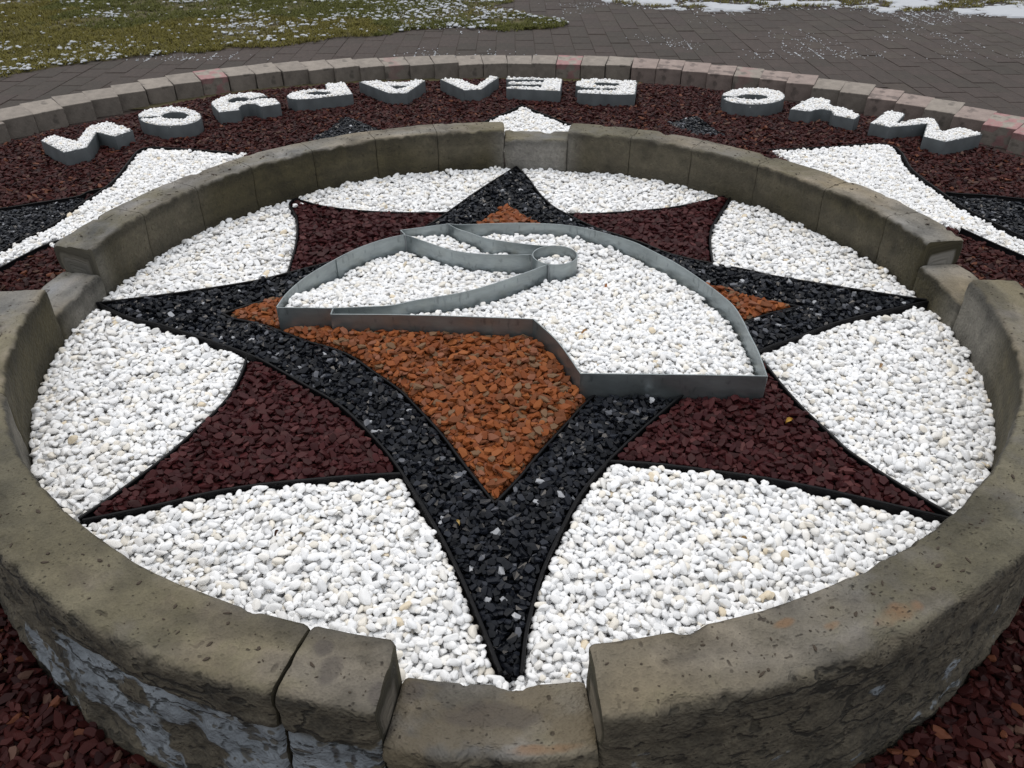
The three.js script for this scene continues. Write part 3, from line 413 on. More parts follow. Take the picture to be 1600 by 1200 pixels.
function wallBlock(a0, a1, top, step, e0, e1) {
  const zone = (a0 + a1) / 2 < -32 ? 'front' : 'back', [u0, u1] = wallU[zone];
  const P = profile(top, step < 0.6 ? 3 : 1.4), m = P.length; let len = 0; const ls = P.map((p, i) => len += i ? Math.hypot(p[0] - P[i - 1][0], p[1] - P[i - 1][1]) : 0), near = (r, y) => P.findIndex(p => Math.abs(p[0] - r) < 1e-6 && Math.abs(p[1] - y) < 1e-6), la = ls[near(1.416, top)], lb = ls[near(1.536, top)]; const vs = ls.map(l => l <= la ? 0.262 - (la - l) : l >= lb ? 0.405 + (l - lb) : mix(0.262, 0.405, (l - la) / (lb - la)));
  const cen = [1.48, top - 0.13], rows = []; const g2 = 0.0012 / 1.4 / D, ch = 0.010 / 1.4 / D, n = Math.max(3, Math.round((a1 - a0) / step));
  rows.push([a0 + g2, 0.010, e0], [a0 + g2 + ch * 0.35, 0.004, e0], [a0 + g2 + ch, 0, 1]); for (let i = 1; i < n; i++) { const t = a0 + (a1 - a0) * i / n; if (t > a0 + 2 * ch && t < a1 - 2 * ch) rows.push([t, 0, 1]); } rows.push([a1 - g2 - ch, 0, 1], [a1 - g2 - ch * 0.35, 0.004, e1], [a1 - g2, 0.010, e1]);
  const pos = [], uv = [], idx = [];
  for (const [deg, inset, open] of rows) P.forEach((p, i) => {
    const [dr, dy] = rough(p[0], p[1], deg, top); let r = p[0] + dr, y = p[1] + dy; const dx = cen[0] - p[0], dz = cen[1] - p[1], l = Math.hypot(dx, dz); const isTop = smooth(1.405, 1.425, p[0]) * smooth(1.56, 1.545, p[0]) * smooth(top - 0.02, top - 0.004, p[1]); const k = inset * (0.6 + 0.8 * vn(deg * 3, i * 0.4)) * (open ? 1 : mix(0.38, 0.05, isTop));
    r += dx / l * k; y += dz / l * k * 0.6; const wob = inset ? (fbm(r * 18, y * 18, deg, 3) - 0.5) * 0.010 / 1.4 / D : 0, t = (deg + wob) * D;
    pos.push(r * Math.cos(t), y, -r * Math.sin(t)); uv.push((deg - u0) / (u1 - u0), vs[i] / 0.82);
  });
  const R = rows.length;
  for (let i = 0; i < R - 1; i++) for (let j = 0; j < m - 1; j++) { const a = i * m + j, b = a + 1, c = a + m, d = c + 1; idx.push(a, b, c, b, d, c); }
  for (const [row, f] of [[0, 1], [R - 1, 0]]) { // closed rough ends
    const s = pos.length / 3; const deg = rows[row][0]; const t = deg * D;
    pos.push(cen[0] * Math.cos(t), cen[1], -cen[0] * Math.sin(t)); uv.push((deg - u0) / (u1 - u0), 0.40);
    for (let j = 0; j < m; j++) { const k = (row * m + j) * 3; pos.push(pos[k], pos[k + 1], pos[k + 2]); uv.push((deg + (f ? 1.5 : -1.5) - u0) / (u1 - u0), 0.24 + 0.25 * (P[j][0] - 1.4)); }
    for (let j = 0; j < m - 1; j++) f ? idx.push(s, s + 2 + j, s + 1 + j) : idx.push(s, s + 1 + j, s + 2 + j);
  }
  const g = new THREE.BufferGeometry(); g.setAttribute('position', new THREE.Float32BufferAttribute(pos, 3)); g.setAttribute('uv', new THREE.Float32BufferAttribute(uv, 2)); g.setIndex(idx); g.computeVertexNormals(); return g;
}
// weathered concrete: v runs from the inner foot (0) over the top to the outer foot (1); the tall profile is about 0.82 m long
function concrete(zone) {
  const [u0, u1] = wallU[zone];
  return (u, v, o, wantHeight) => {
    const deg = u0 + u * (u1 - u0), arc = deg * D * 1.48, s = v * 0.82;
    const isIn = 1 - smooth(0.244, 0.260, s + 0.012 * (vn(arc * 40, 3) - 0.5)), isOut = smooth(0.405, 0.425, s);
    const n1 = fbm(arc * 5, s * 5, 1, 4), n2 = fbm(arc * 26, s * 26, 2, 4), n3 = fbm(arc * 120, s * 120, 3, 2), n4 = fbm(arc * 2.1, s * 2.1, 8, 3);
    const pitN = vn(arc * 62, s * 62, 4), pitM = vn(arc * 23 + 5, s * 31, 14), pit = smooth(0.90, 0.97, pitN) * smooth(0.45, 0.65, n1) * 0.8 + smooth(0.965, 0.99, pitM) * 0.8 + 0.9 * smooth(0.86, 0.95, vn(arc * 170, s * 170, 44)) * smooth(0.42, 0.66, n2);
    const n5 = vn(arc * 330, s * 330, 21), n6 = vn(arc * 640, s * 640, 23); let k = 0.52 + 0.56 * n1 + 0.42 * n2 + 0.20 * (n3 - 0.5) + 0.20 * (n5 - 0.5) + 0.16 * (n6 - 0.5);
    const hue = fbm(arc * 3.3 + 40, s * 6, 31, 3) - 0.5; const pale = zone === 'back' ? 1.38 : 1.0; let r = 0.136 * k * pale * (1 + 0.3 * hue), g = 0.122 * k * pale, b = 0.098 * k * pale * (1 - 0.6 * hue);
    const olive = smooth(0.46, 0.64, n4 + 0.25 * (n2 - 0.5)) * 0.75; r = mix(r, 0.105 * k, olive); g = mix(g, 0.093 * k, olive); b = mix(b, 0.054 * k, olive); const worn = smooth(0.52, 0.66, fbm(arc * 7 + 60, s * 9, 51, 5)) * 0.28; r *= 1 + worn; g *= 1 + worn; b *= 1 + 1.15 * worn; const stain = smooth(0.55, 0.70, fbm(arc * 4.5 + 80, s * 7, 57, 5)) * 0.35; r *= 1 - stain; g *= 1 - stain; b *= 1 - stain;
    // inner face: damp, mossy, grimy under the rim, darker towards the foot, faint casting bands
    const grimyRimDarkFoot = smooth(0.205, 0.238, s + 0.02 * (vn(arc * 22, 7) - 0.5)) * 0.38 + smooth(0.14, 0.08, s) * 0.25, streak = fbm(arc * 26, s * 3, 16, 3), band = (0.62 + 0.5 * fbm(arc * 1.2, s * 34, 6, 3) + 0.3 * streak) * (1 - grimyRimDarkFoot) * (0.86 + 0.3 * (n5 - 0.5) + 0.4 * n3), damp = smooth(0.30, 0.62, fbm(arc * 1.7 + 9, s * 3, 5, 3));
    let ir = mix(0.086, 0.050, damp), ig = mix(0.075, 0.042, damp), ib = mix(0.051, 0.020, damp); const kk = band * (0.7 + 0.6 * n2);
    const notch = zone === 'back' ? Math.max(smooth(10, 3, Math.abs(deg - 85)), smooth(9, 2, Math.abs(deg - 178)) * 0.7, smooth(12, 2, Math.abs(deg + 8)) * 0.6) : smooth(-118, -160, deg) * 0.5 + smooth(-60, -30, deg) * 0.4;
    ir = mix(ir, 0.23, notch * 0.85); ig = mix(ig, 0.22, notch * 0.85); ib = mix(ib, 0.20, notch * 0.85);
    r = mix(r, ir * kk, isIn); g = mix(g, ig * kk, isIn); b = mix(b, ib * kk, isIn);
    // outer face: dark rough stone, old pale paint flaking off it
    const stone = 0.30 + 1.25 * n2 + 0.6 * (n1 - 0.5) + 0.6 * (n3 - 0.5) + 0.35 * (n5 - 0.5); let or = 0.080 * stone, og = 0.068 * stone, ob = 0.047 * stone;
    const left = smooth(-92, -100, deg) * smooth(-152, -142, deg), low = smooth(0.505, 0.535, s + 0.03 * (n1 - 0.5));
    const lf = left * mix(0.42, 1, smooth(-126, -116, deg)), fl = fbm(arc * 9 + 2, s * 12, 7, 5) + 0.12 * (fbm(arc * 70, s * 70, 17, 3) - 0.5); const flake = smooth(0.48, 0.53, fl + 0.085 * lf - 0.24 * (zone === 'back' ? 0.6 : 1 - lf)) * low * (1 - 0.8 * smooth(0.64, 0.70, fbm(arc * 46, s * 60, 27, 3)));
    or = mix(or, 0.20 * (0.55 + 0.9 * n2), flake * 0.85); og = mix(og, 0.225 * (0.55 + 0.9 * n2), flake * 0.85); ob = mix(ob, 0.25 * (0.55 + 0.9 * n2), flake * 0.85);
    const rg = 1 - Math.abs(2 * fbm(arc * 10, s * 19, 11, 5) - 1), crev = smooth(0.93, 0.985, rg) * smooth(0.35, 0.6, fbm(arc * 6, s * 6, 13, 2)) + 0.8 * smooth(0.66, 0.74, fbm(arc * 40, s * 55, 12, 3)); const cv = clamp(crev); or *= 1 - 0.72 * cv; og *= 1 - 0.72 * cv; ob *= 1 - 0.74 * cv;
    r = mix(r, or, isOut); g = mix(g, og, isOut); b = mix(b, ob, isOut);
    // blotches, rust, pits
    const dark = smooth(0.52, 0.78, fbm(arc * 11 + 30, s * 11, 15, 5)) * 0.30; r *= 1 - dark; g *= 1 - dark; b *= 1 - dark;
    const spots = zone === 'front' ? [[-63.5, 0.375, 2.0, 0.030], [-71, 0.30, 0.9, 0.012], [-68, 0.34, 0.7, 0.012], [-88, 0.40, 2.2, 0.012], [-150, 0.40, 5, 0.03]] : [];
    for (const [d0, s0, dw, sw] of spots) { const e = Math.pow((deg - d0) / dw, 2) + Math.pow((s - s0) / sw, 2); if (e > 3) continue; const a = smooth(1.3, 0.2, e + (n2 - 0.5) * 2.2) * 0.75; r = mix(r, 0.20, a * 0.8); g = mix(g, 0.105, a * 0.8); b = mix(b, 0.045, a * 0.8); }
    if (zone === 'front' && deg > -97.9 && deg < -84.7) { const a = 0.55 * smooth(0.4, 0.6, fbm(arc * 14, s * 14, 41, 4)); r = mix(r, 0.125, a); g = mix(g, 0.098, a); b = mix(b, 0.058, a); }
    if (zone === 'front') for (const [d0, s0, dw, sw] of [[-101.5, 0.345, 0.8, 0.03], [-102.6, 0.30, 0.7, 0.02], [-97.0, 0.29, 1.0, 0.03], [-98, 0.38, 0.7, 0.03], [-91, 0.33, 3.5, 0.03]]) { const e = Math.pow((deg - d0) / dw, 2) + Math.pow((s - s0) / sw, 2); if (e > 3) continue; const a = smooth(1.3, 0.3, e + (n2 - 0.5) * 1.8) * 0.5; r = mix(r, 0.055, a); g = mix(g, 0.046, a); b = mix(b, 0.044, a); }
    const p = clamp(pit) * (1 - 0.5 * isIn); r *= 1 - 0.72 * p; g *= 1 - 0.76 * p; b *= 1 - 0.78 * p;
    o[0] = r; o[1] = g; o[2] = b;
    if (wantHeight) { const hgt = 0.5 + 0.25 * (n2 - 0.5) + 0.26 * (n3 - 0.5) + 0.16 * (n5 - 0.5) - 0.35 * p + isOut * (0.25 * flake - 0.5 * clamp(crev) + 0.2 * (n1 - 0.5)); o[0] = o[1] = o[2] = hgt; }
  };
}
{
  const mats = {};
  for (const [zone, w, h] of [['front', 2048, 640], ['back', 2048, 512]]) { const f = concrete(zone); mats[zone] = std({ map: texture(w, h, f, true), bumpMap: texture(w, h, (u, v, o) => f(u, v, o, true), false), bumpScale: 0.012, roughness: 0.88 }); }
  const t = thing('basin_wall', 'low round wall of weathered concrete blocks enclosing the pebble star', 'wall');
  const T = Y.wall;
  const blocks = [[-104.2, -97.9, T], [-97.9, -84.7, 0.066], [-84.7, -33, T], [-33, -3.2, T], [-3.2, 7.4, 0.082],
    [7.4, 16.3, T], [16.3, 29, T], [29, 42.3, T], [42.3, 55.2, T], [55.2, 67, T], [67, 79, T], [79, 91, 0.128], [91, 103.7, T], [103.7, 115.3, T], [115.3, 127.2, T], [127.2, 139.1, T], [139.1, 150.2, T], [150.2, 161.5, T], [161.5, 173.2, T], [173.2, 185.2, 0.075],
    [-174.8, -152, T], [-152, -104.38, T]];
  const hard = new Set([-104.2, -104.38, -97.9, -84.7, -3.2, 7.4, 79, 91, 173.2, 185.2, -174.8]);
  for (const [a, b, top] of blocks) {
    const zone = (a + b) / 2 < -32 && (a + b) / 2 > -152 ? 'front' : 'back';
    let A = a, B = b; if (zone === 'back' && (a + b) / 2 < -100) { A += 360; B += 360; }
    const m = part(top === T ? 'wall_block' : 'low_block', wallBlock(A, B, top, zone === 'front' ? 0.25 : 0.6, hard.has(a), hard.has(b)), mats[zone], t);
    if (a === -97.9) m.userData.label = 'low mossy block filling the front gap of the wall';
    if (a === 79) m.userData.label = 'low pale grey block in the far gap of the wall';
  }
}

// ---------------------------------------------------------------- edging strips of black plastic
const edgeMat = new THREE.MeshPhysicalMaterial({ color: lin(0.006, 0.006, 0.007), roughness: 0.5, specularIntensity: 0.35 });
const bead = (y, depth = 0.055) => { const s = []; for (let k = 0; k <= 6; k++) { const a = -0.6 + k / 6 * (Math.PI + 1.2); s.push([Math.cos(a) * 0.0042, y - 0.0042 + Math.sin(a) * 0.0042]); } s.push([-0.0018, y - 0.009], [-0.0018, y - depth], [0.0018, y - depth], [0.0018, y - 0.009]); return s; };
const E = {}; for (const k in PLAN) if (/^(black|orange|red)/.test(k)) E[k] = curve(PLAN[k]);
const where = { FL: 'front left', FR: 'front right', BR: 'far right', BL: 'far left' };
for (const k in E) {
  const c = k.slice(-2) in where ? where[k.slice(-2)] : where[k.slice(-3, -1)];
  const side = { redFL1: 'upper', redFL2: 'lower', redFR1: 'lower', redFR2: 'upper', redBL1: 'left', redBL2: 'far', redBR1: 'far', redBR2: 'right' }[k];
  const label = k.startsWith('black') ? `curved black plastic edging on the outer side of the black star, ${c} quarter` : k.startsWith('orange') ? `curved black plastic edging between orange and black chips, ${c} quarter` : `black plastic edging along the ${side} side of the ${c} red arm`;
  tag(part('edging_strip', sweep(E[k], bead(k.startsWith('red') ? -0.003 : k.startsWith('orange') ? -0.004 : 0)), edgeMat), label, 'edging', 'black edging strips of the star');
}
const star = ['blackFL', 'blackFR', 'blackBR', 'blackBL'].flatMap(k => E[k]), orange = ['orangeFL', 'orangeFR', 'orangeBR', 'orangeBL'].flatMap(k => E[k]);
const arms = { FL: [...E.redFL1, ...[...E.redFL2].reverse(), [0, 0]], FR: [...[...E.redFR1], ...[...E.redFR2].reverse(), [0, 0]], BL: [...E.redBL1, ...[...E.redBL2].reverse(), [0, 0]], BR: [...E.redBR1, ...[...E.redBR2].reverse(), [0, 0]] };

// ---------------------------------------------------------------- steel emblem
const steelTex = texture(512, 512, (u, v, o) => { const n = tileN(u, v, 6, 61, 5), m = tileN(u, v, 40, 66, 3), dr = smooth(0.60, 0.78, tileN(u, v * 0.08, 48, 63, 3)) * smooth(0.4, 0.6, tileN(u, v, 5, 69, 3)); const k = (0.56 + 0.42 * n + 0.14 * m) * (1 - 0.30 * dr); o[0] = 0.38 * k; o[1] = 0.425 * k; o[2] = 0.435 * k; }, true, [1.7, 5]);
const steelRough = texture(512, 512, (u, v, o) => { const n = tileN(u, v, 8, 71, 5); o[0] = o[1] = o[2] = 0.27 + 0.26 * n; }, false, [1.7, 5]);
const steel = std({ map: steelTex, roughnessMap: steelRough, roughness: 1, metalness: 0.86 });
const rimLine = curve(PLAN.backRim, 6), tip = [PLAN.tipStrip[0], PLAN.tipStrip[1], PLAN.tipStrip[2]];
rimLine.push(PLAN.tipStrip[0]);
const fr = curve([PLAN.tipStrip[2], ...PLAN.frontRim.slice(1)], 6), vis = curve(PLAN.visorLow, 6), brim = PLAN.brim, neck = curve(PLAN.neckStep, 6), base = PLAN.neckBase, crT = curve(PLAN.crestTop, 6), crL = curve(PLAN.crestLow, 6);
const ring = Array.from({ length: 40 }, (_, i) => [0.160 + 0.079 * Math.cos(i / 40 * 6.2832), -0.301 + 0.077 * Math.sin(i / 40 * 6.2832)]);
{
  const t = thing('steel_emblem', 'galvanised steel outline of a firefighter helmet standing on the star', 'emblem');
  const w = (h = Y.steelTop, th = 0.0018) => [[-th, -0.06], [-th, h], [th, h], [th, -0.06]];
  part('crown_strip', sweep(rimLine, w()), steel, t); part('tip_strip', sweep(tip, w(0.0655)), steel, t); part('face_strip', sweep(fr, w(0.0665)), steel, t);
  part('visor_strip', sweep(vis, w(0.0655)), steel, t); part('brim_strip', sweep([[-0.5605, 0.078], ...brim], w(0.065)), steel, t); part('neck_strip', sweep(neck, w(0.0655)), steel, t); part('base_strip', sweep([...base, [0.709, 0.461]], w(0.0665)), steel, t);
  part('crest_strip', sweep(crT, w(0.065)), steel, t); part('crest_strip', sweep(crL, w(0.0652)), steel, t); part('hinge_ring', sweep(ring, w(0.067), true), steel, t);
  part('overlap_plate', sweep(fr.slice(22, 28).map(([x, z]) => [x + 0.003, z + 0.003]), [[-0.0015, -0.06], [-0.0015, 0.064], [0.0022, 0.064], [0.0022, -0.06]]), steel, t);
  const weld = (x, z, h) => { const g = new THREE.CylinderGeometry(0.0032, 0.0032, h + 0.05, 7, 6); const p = g.attributes.position; for (let i = 0; i < p.count; i++) p.setX(i, p.getX(i) * (0.6 + 0.8 * vn(p.getY(i) * 200, i))); g.translate(x, (h - 0.05) / 2, z); g.computeVertexNormals(); return g; };
  { const wm = std({ color: lin(0.30, 0.32, 0.33), metalness: 0.6, roughness: 0.6 }); for (const [x, z] of [[-0.392, -0.478], [0.079, -0.304], [0.135, -0.226], [-0.5605, 0.076], [-0.236, -0.578]]) part('weld_seam', weld(x, z, 0.064), wm, t); }
  const outline = [...rimLine, ...tip.slice(1), ...fr, ...vis.slice(0, 14), ...[...brim], ...neck, ...base];
  part('base_sheet', sheet(outline.filter((p, i) => !i || Math.hypot(p[0] - outline[i - 1][0], p[1] - outline[i - 1][1]) > 1e-4), -0.055), linerMat, t);
}

// ---------------------------------------------------------------- beds inside the basin
const F = new Field(-1.48, -1.48, 1.48, 1.48, 0.004);
F.H.fill(-0.066);
const seg = d => { const tips = [2.5, 46.5, 88.8, 132.5, 176.3, 223, 270, 317]; d = (d + 360) % 360; let k = 0; while (k < 8 && d >= tips[k]) k++; return k % 8; }; // 0: right-front .. counted anticlockwise
F.fillPoly(Array.from({ length: 240 }, (_, i) => polar(1.409 + bulge(i * 1.5), i * 1.5)), 1, null);
for (let j = 0; j < F.nz; j++) for (let i = 0; i < F.nx; i++) { const k = j * F.nx + i; if (F.id[k]) F.id[k] = 10 + seg(Math.atan2(-(F.z0 + (j + 0.5) * F.c), F.x0 + (i + 0.5) * F.c) / D); }
['FL', 'FR', 'BL', 'BR'].forEach((k, i) => F.fillPoly(arms[k], 20 + i, id => id > 0));
F.fillPoly(star, 30, id => id > 0); F.fillPoly(orange, 31, id => id > 0);
for (const k in E) F.line(E[k], 0.0035);
// helmet cells: main body, face, visor, ring
const bodyPoly = [...rimLine, ...crT, ...ring.slice(26, 40), ...ring.slice(0, 12), ...[...vis].reverse().slice(4, 60), PLAN.brim[0], ...brim, ...neck, ...base];
const helmet = [...rimLine, ...tip.slice(1), ...fr, ...vis.slice(0, 14), ...brim, ...neck, ...base];
const facePoly = [...fr, ...vis, ...[...ring].slice(14, 20), ...[...crL].reverse()];
const crestPoly = [...crL, ...ring.slice(20, 30), ...[...crT].reverse(), PLAN.tipStrip[0], PLAN.tipStrip[1]];
F.fillPoly(helmet, 40, id => id > 0, -0.055); F.fillPoly(facePoly, 41, id => id === 40 || id > 0, -0.055); F.fillPoly(crestPoly, 42, id => id === 40 || id === 41, -0.055); F.fillPoly(ring, 43, () => true, -0.055);
for (const l of [rimLine, tip, fr, vis, brim, neck, base, crT, crL, [...ring, ring[0]]]) F.line(l, 0.003);
const lump = (x, z) => 0.018 * (fbm(x * 3.1 + 5, z * 3.1 + 8, 3, 2) - 0.5);
const whiteNames = ['between the right black point and front right red arm', 'between the right black point and far right red arm', 'between the far black point and far right red arm', 'between the far black point and far left red arm', 'between the left black point and far left red arm', 'between the left black point and front left red arm', 'between the front black point and front left red arm', 'between the front black point and front right red arm'];
const deepEdge = (x, z) => 0;
for (let k = 0; k < 8; k++) {
  const st = pour(F, 10 + k, 'white', (x, z) => -0.020 + lump(x, z), 100 + k, 1, 1e9, 0.6);
  st.push(...pour(F, 10 + k, 'white', (x, z) => -0.0225 + lump(x, z), 150 + k, 0.55));
  bed('pebble_bed', 'pebble', 'pebbles', 'white', st, F, 'white pebble bed ' + whiteNames[k], 'pebble bed', 'white pebble beds inside the basin', 300);
}
['FL', 'FR', 'BL', 'BR'].forEach((k, i) => bed('chip_bed', 'stone_chip', 'stone_chips', 'red', pour(F, 20 + i, 'red', (x, z) => -0.008 + lump(x, z) * 0.5, 200 + i), F, `dark red stone chips in the ${where[k]} arm of the star`, 'chip bed', 'red star arms', 300));
bed('chip_bed', 'stone_chip', 'stone_chips', 'black', pour(F, 30, 'black', (x, z) => -0.007 + lump(x, z) * 0.6, 301), F, 'black stone chips forming the large four pointed star', 'chip bed', null, 300);
bed('chip_bed', 'stone_chip', 'stone_chips', 'orange', pour(F, 31, 'orange', (x, z) => -0.002 + lump(x, z) * 0.6 + 0.010 * smooth(0.9, 0.3, Math.hypot(x, z)), 302), F, 'orange stone chips filling the inner star around the helmet', 'chip bed', null, 300);
bed('pebble_bed', 'pebble', 'pebbles', 'white', pour(F, 40, 'white', (x, z) => 0.004 + lump(x, z) * 0.7 + 0.042 * smooth(-0.05, 0.42, z) * smooth(0.72, 0.56, x) + 0.010 * smooth(0.4, 0.1, Math.hypot(x - 0.3, z - 0.05)) + 0.010 * smooth(-0.35, -0.48, z), 401, 0.92), F, 'white pebbles heaped in the large right part of the steel helmet', 'pebble bed', 'white pebbles inside the steel helmet', 300);
bed('pebble_bed', 'pebble', 'pebbles', 'white', pour(F, 41, 'white', (x, z) => -0.006 + lump(x, z) * 0.6 + 0.050 * smooth(-0.24, 0.03, z) + 0.012 * smooth(0.2, 0.0, Math.hypot(x + 0.35, z + 0.25)), 402, 0.92), F, 'white pebbles in the left visor part of the steel helmet', 'pebble bed', 'white pebbles inside the steel helmet', 300);
bed('pebble_bed', 'pebble', 'pebbles', 'white', pour(F, 42, 'white', (x, z) => 0.006 + 0.014 * smooth(-0.1, -0.3, x), 403, 0.92), F, 'white pebbles in the narrow crest part of the steel helmet', 'pebble bed', 'white pebbles inside the steel helmet', 300);
bed('pebble_bed', 'pebble', 'pebbles', 'white', pour(F, 43, 'white', (x, z) => 0.026, 404, 0.85), F, 'white pebbles inside the small steel ring of the helmet', 'pebble bed', 'white pebbles inside the steel helmet', 300);

// ---------------------------------------------------------------- beds outside the basin
const G = new Field(-4.4, -4.4, 4.4, 2.0, 0.0075); G.H.fill(-0.236);
G.fillPoly(kerbLine(-0.085), 1, (id, x, z) => Math.hypot(x, z) > 1.575);
const OUT = { whiteBL: 10, whiteBC: 11, whiteBR: 12, blackL: 13, blackBL: 14, blackBR: 15, blackR: 16 };
const mounds = { whiteBC: [0.1, -2.9] };
for (const k in OUT) G.fillPoly(PLAN['o_' + k], OUT[k], (id, x, z) => id > 0);
const w = PLAN.o_whiteBL, e = PLAN.o_whiteBR, cB = PLAN.o_whiteBC;
const outEdges = [[w.slice(1, 13), 'black plastic edging on the outer side of the left outer white band'], [[[-2.20, -0.57], w[13], w[14], w[15], [-1.98, -1.05]], 'black plastic edging under the left outer white band'], [[[-2.06, -1.66], ...PLAN.o_blackL.slice(0, 5)], 'black plastic edging above the left outer black chips'],
  [e.slice(0, 10), 'black plastic edging on the outer side of the right outer white band'], [[[2.28, -0.60], ...e.slice(10, 14)], 'black plastic edging under the right outer white band'], [PLAN.o_blackR.slice(0, 5), 'black plastic edging above the right outer black chips'],
  [[[-0.30, -2.45], ...cB.slice(0, 3)], 'black plastic edging left of the far white triangle'], [cB.slice(2, 5), 'black plastic edging right of the far white triangle']];
for (const [pts, label] of outEdges) { const l = curve(pts, 5); G.line(l, 0.012); tag(part('edging_strip', sweep(l, bead(Y.bed + 0.020, 0.08)), edgeMat), label, 'edging', 'black edging strips around the basin'); }

// ---------------------------------------------------------------- steel letters on the outer bed
const LETTERS = [['I', 'far left letter И nearest the left frame edge'], ['S1', 'round letter С with an oval hole beside the left end letter'], ['U', 'letter У standing third from the left'], ['R', 'letter Р with a narrow slot standing fourth from the left'], ['A', 'letter А with a triangular hole'], ['L', 'chevron shaped letter Л left of the far white triangle'], ['E', 'letter Е with open slots right behind the far white triangle'], ['B', 'letter Б with a closed slot right of the letter Е'], ['S2', 'round letter С with a long slot, starting the right hand word'], ['CH', 'letter Ч with an arched foot, middle of the right hand word'], ['M', 'zigzag letter М at the right end of the row']];
const letterSteel = std({ color: lin(0.17, 0.192, 0.202), map: texture(256, 256, (u, v, o) => { const n = 0.7 + 0.5 * tileN(u, v, 8, 81, 4); o[0] = o[1] = o[2] = n * 0.9; }, true, [2, 2]), metalness: 0.35, roughness: 0.5 });
const gritShape = rockShape(101, 1, 1.7, 0.3);
const gritMat = std({ roughness: 0.6 });
LETTERS.forEach(([k, text], n) => {
  const loops = PLAN['letter_' + k], t = thing('steel_letter', 'white pebble filled steel ' + text, 'letter', 'raised letters on the outer bed');
  const wall = l => sweep(l, [[-0.0016, -0.27], [-0.0016, Y.letter], [0.0016, Y.letter], [0.0016, -0.27]], true);
  part('rim', wall(loops[0]), letterSteel, t); for (const h of loops.slice(1)) part('hole_rim', wall(h), letterSteel, t);
  part('base_sheet', sheet(loops[0], Y.letter - 0.028, loops.slice(1)), std({ color: lin(0.5, 0.5, 0.5), roughness: 0.9 }), t);
  const f = new Field(...box(loops[0]).map((v, i) => v + (i < 2 ? -0.02 : 0.02)), 0.004); f.H.fill(Y.letter - 0.028); f.fillPoly(loops[0], 5, null); for (const h of loops.slice(1)) f.fillPoly(h, 255, null);
  const st = pour(f, 5, 'white', (x, z) => Y.letter + 0.001, 500 + n, 0.62, 1e9, 1.05);
  const im = new THREE.InstancedMesh(gritShape, gritMat, st.length); im.name = 'pebble_fill'; im.userData.kind = 'stuff'; im.castShadow = im.receiveShadow = true;
  st.forEach((s, i) => { pose(s); im.setMatrixAt(i, _m.compose(_p, _q, _s)); const c = KIND.white.tones[s.tone]; im.setColorAt(i, lin(...c)); }); t.add(im);
  G.fillPoly(loops[0], 254, null); G.line([...loops[0], loops[0][0]], 0.003); for (const h of loops.slice(1)) G.fillPoly(h, 1, null);
});
const olump = (x, z) => 0.03 * (fbm(x * 1.6 + 2, z * 1.6 + 4, 6, 3) - 0.5);
const oname = { whiteBL: ['white', 'white pebble band on the outer bed behind the left part of the wall'], whiteBC: ['white', 'white pebble triangle on the outer bed behind the far wall gap'], whiteBR: ['white', 'white pebble band on the outer bed behind the right part of the wall'], blackL: ['black', 'black chip band on the outer bed at the left frame edge'], blackBL: ['black', 'small black chip triangle behind the wall, below the letter Р'], blackBR: ['black', 'small black chip triangle behind the wall, left below the right hand word'], blackR: ['black', 'black chip band on the outer bed at the right frame edge'] };
for (const k in OUT) { const [kind, label] = oname[k]; const st = pour(G, OUT[k], kind, (x, z) => Y.bed + 0.004 + olump(x, z) * 0.5 + (kind === 'white' ? 0.006 : 0), 600 + OUT[k], kind === 'white' ? 0.95 : 0.95); bed(kind === 'white' ? 'pebble_bed' : 'chip_bed', kind === 'white' ? 'pebble' : 'stone_chip', kind === 'white' ? 'pebbles' : 'stone_chips', kind, st, G, label, kind === 'white' ? 'pebble bed' : 'chip bed', kind === 'white' ? 'white pebble areas of the outer bed' : 'black chip areas of the outer bed', 300); }
bed('chip_bed', 'stone_chip', 'stone_chips', 'mulch', pour(G, 1, 'mulch', (x, z) => Y.bed + 0.006 + olump(x, z) * 0.8 - 0.030 * smooth(0.22, 0.08, kerbRing(Math.atan2(-z, x) / D) - Math.hypot(x, z)), 700, 0.80, 1e9, 0.3), G, 'dark red brown stone chips of the wide outer bed under the letters', 'chip bed', null, 300);

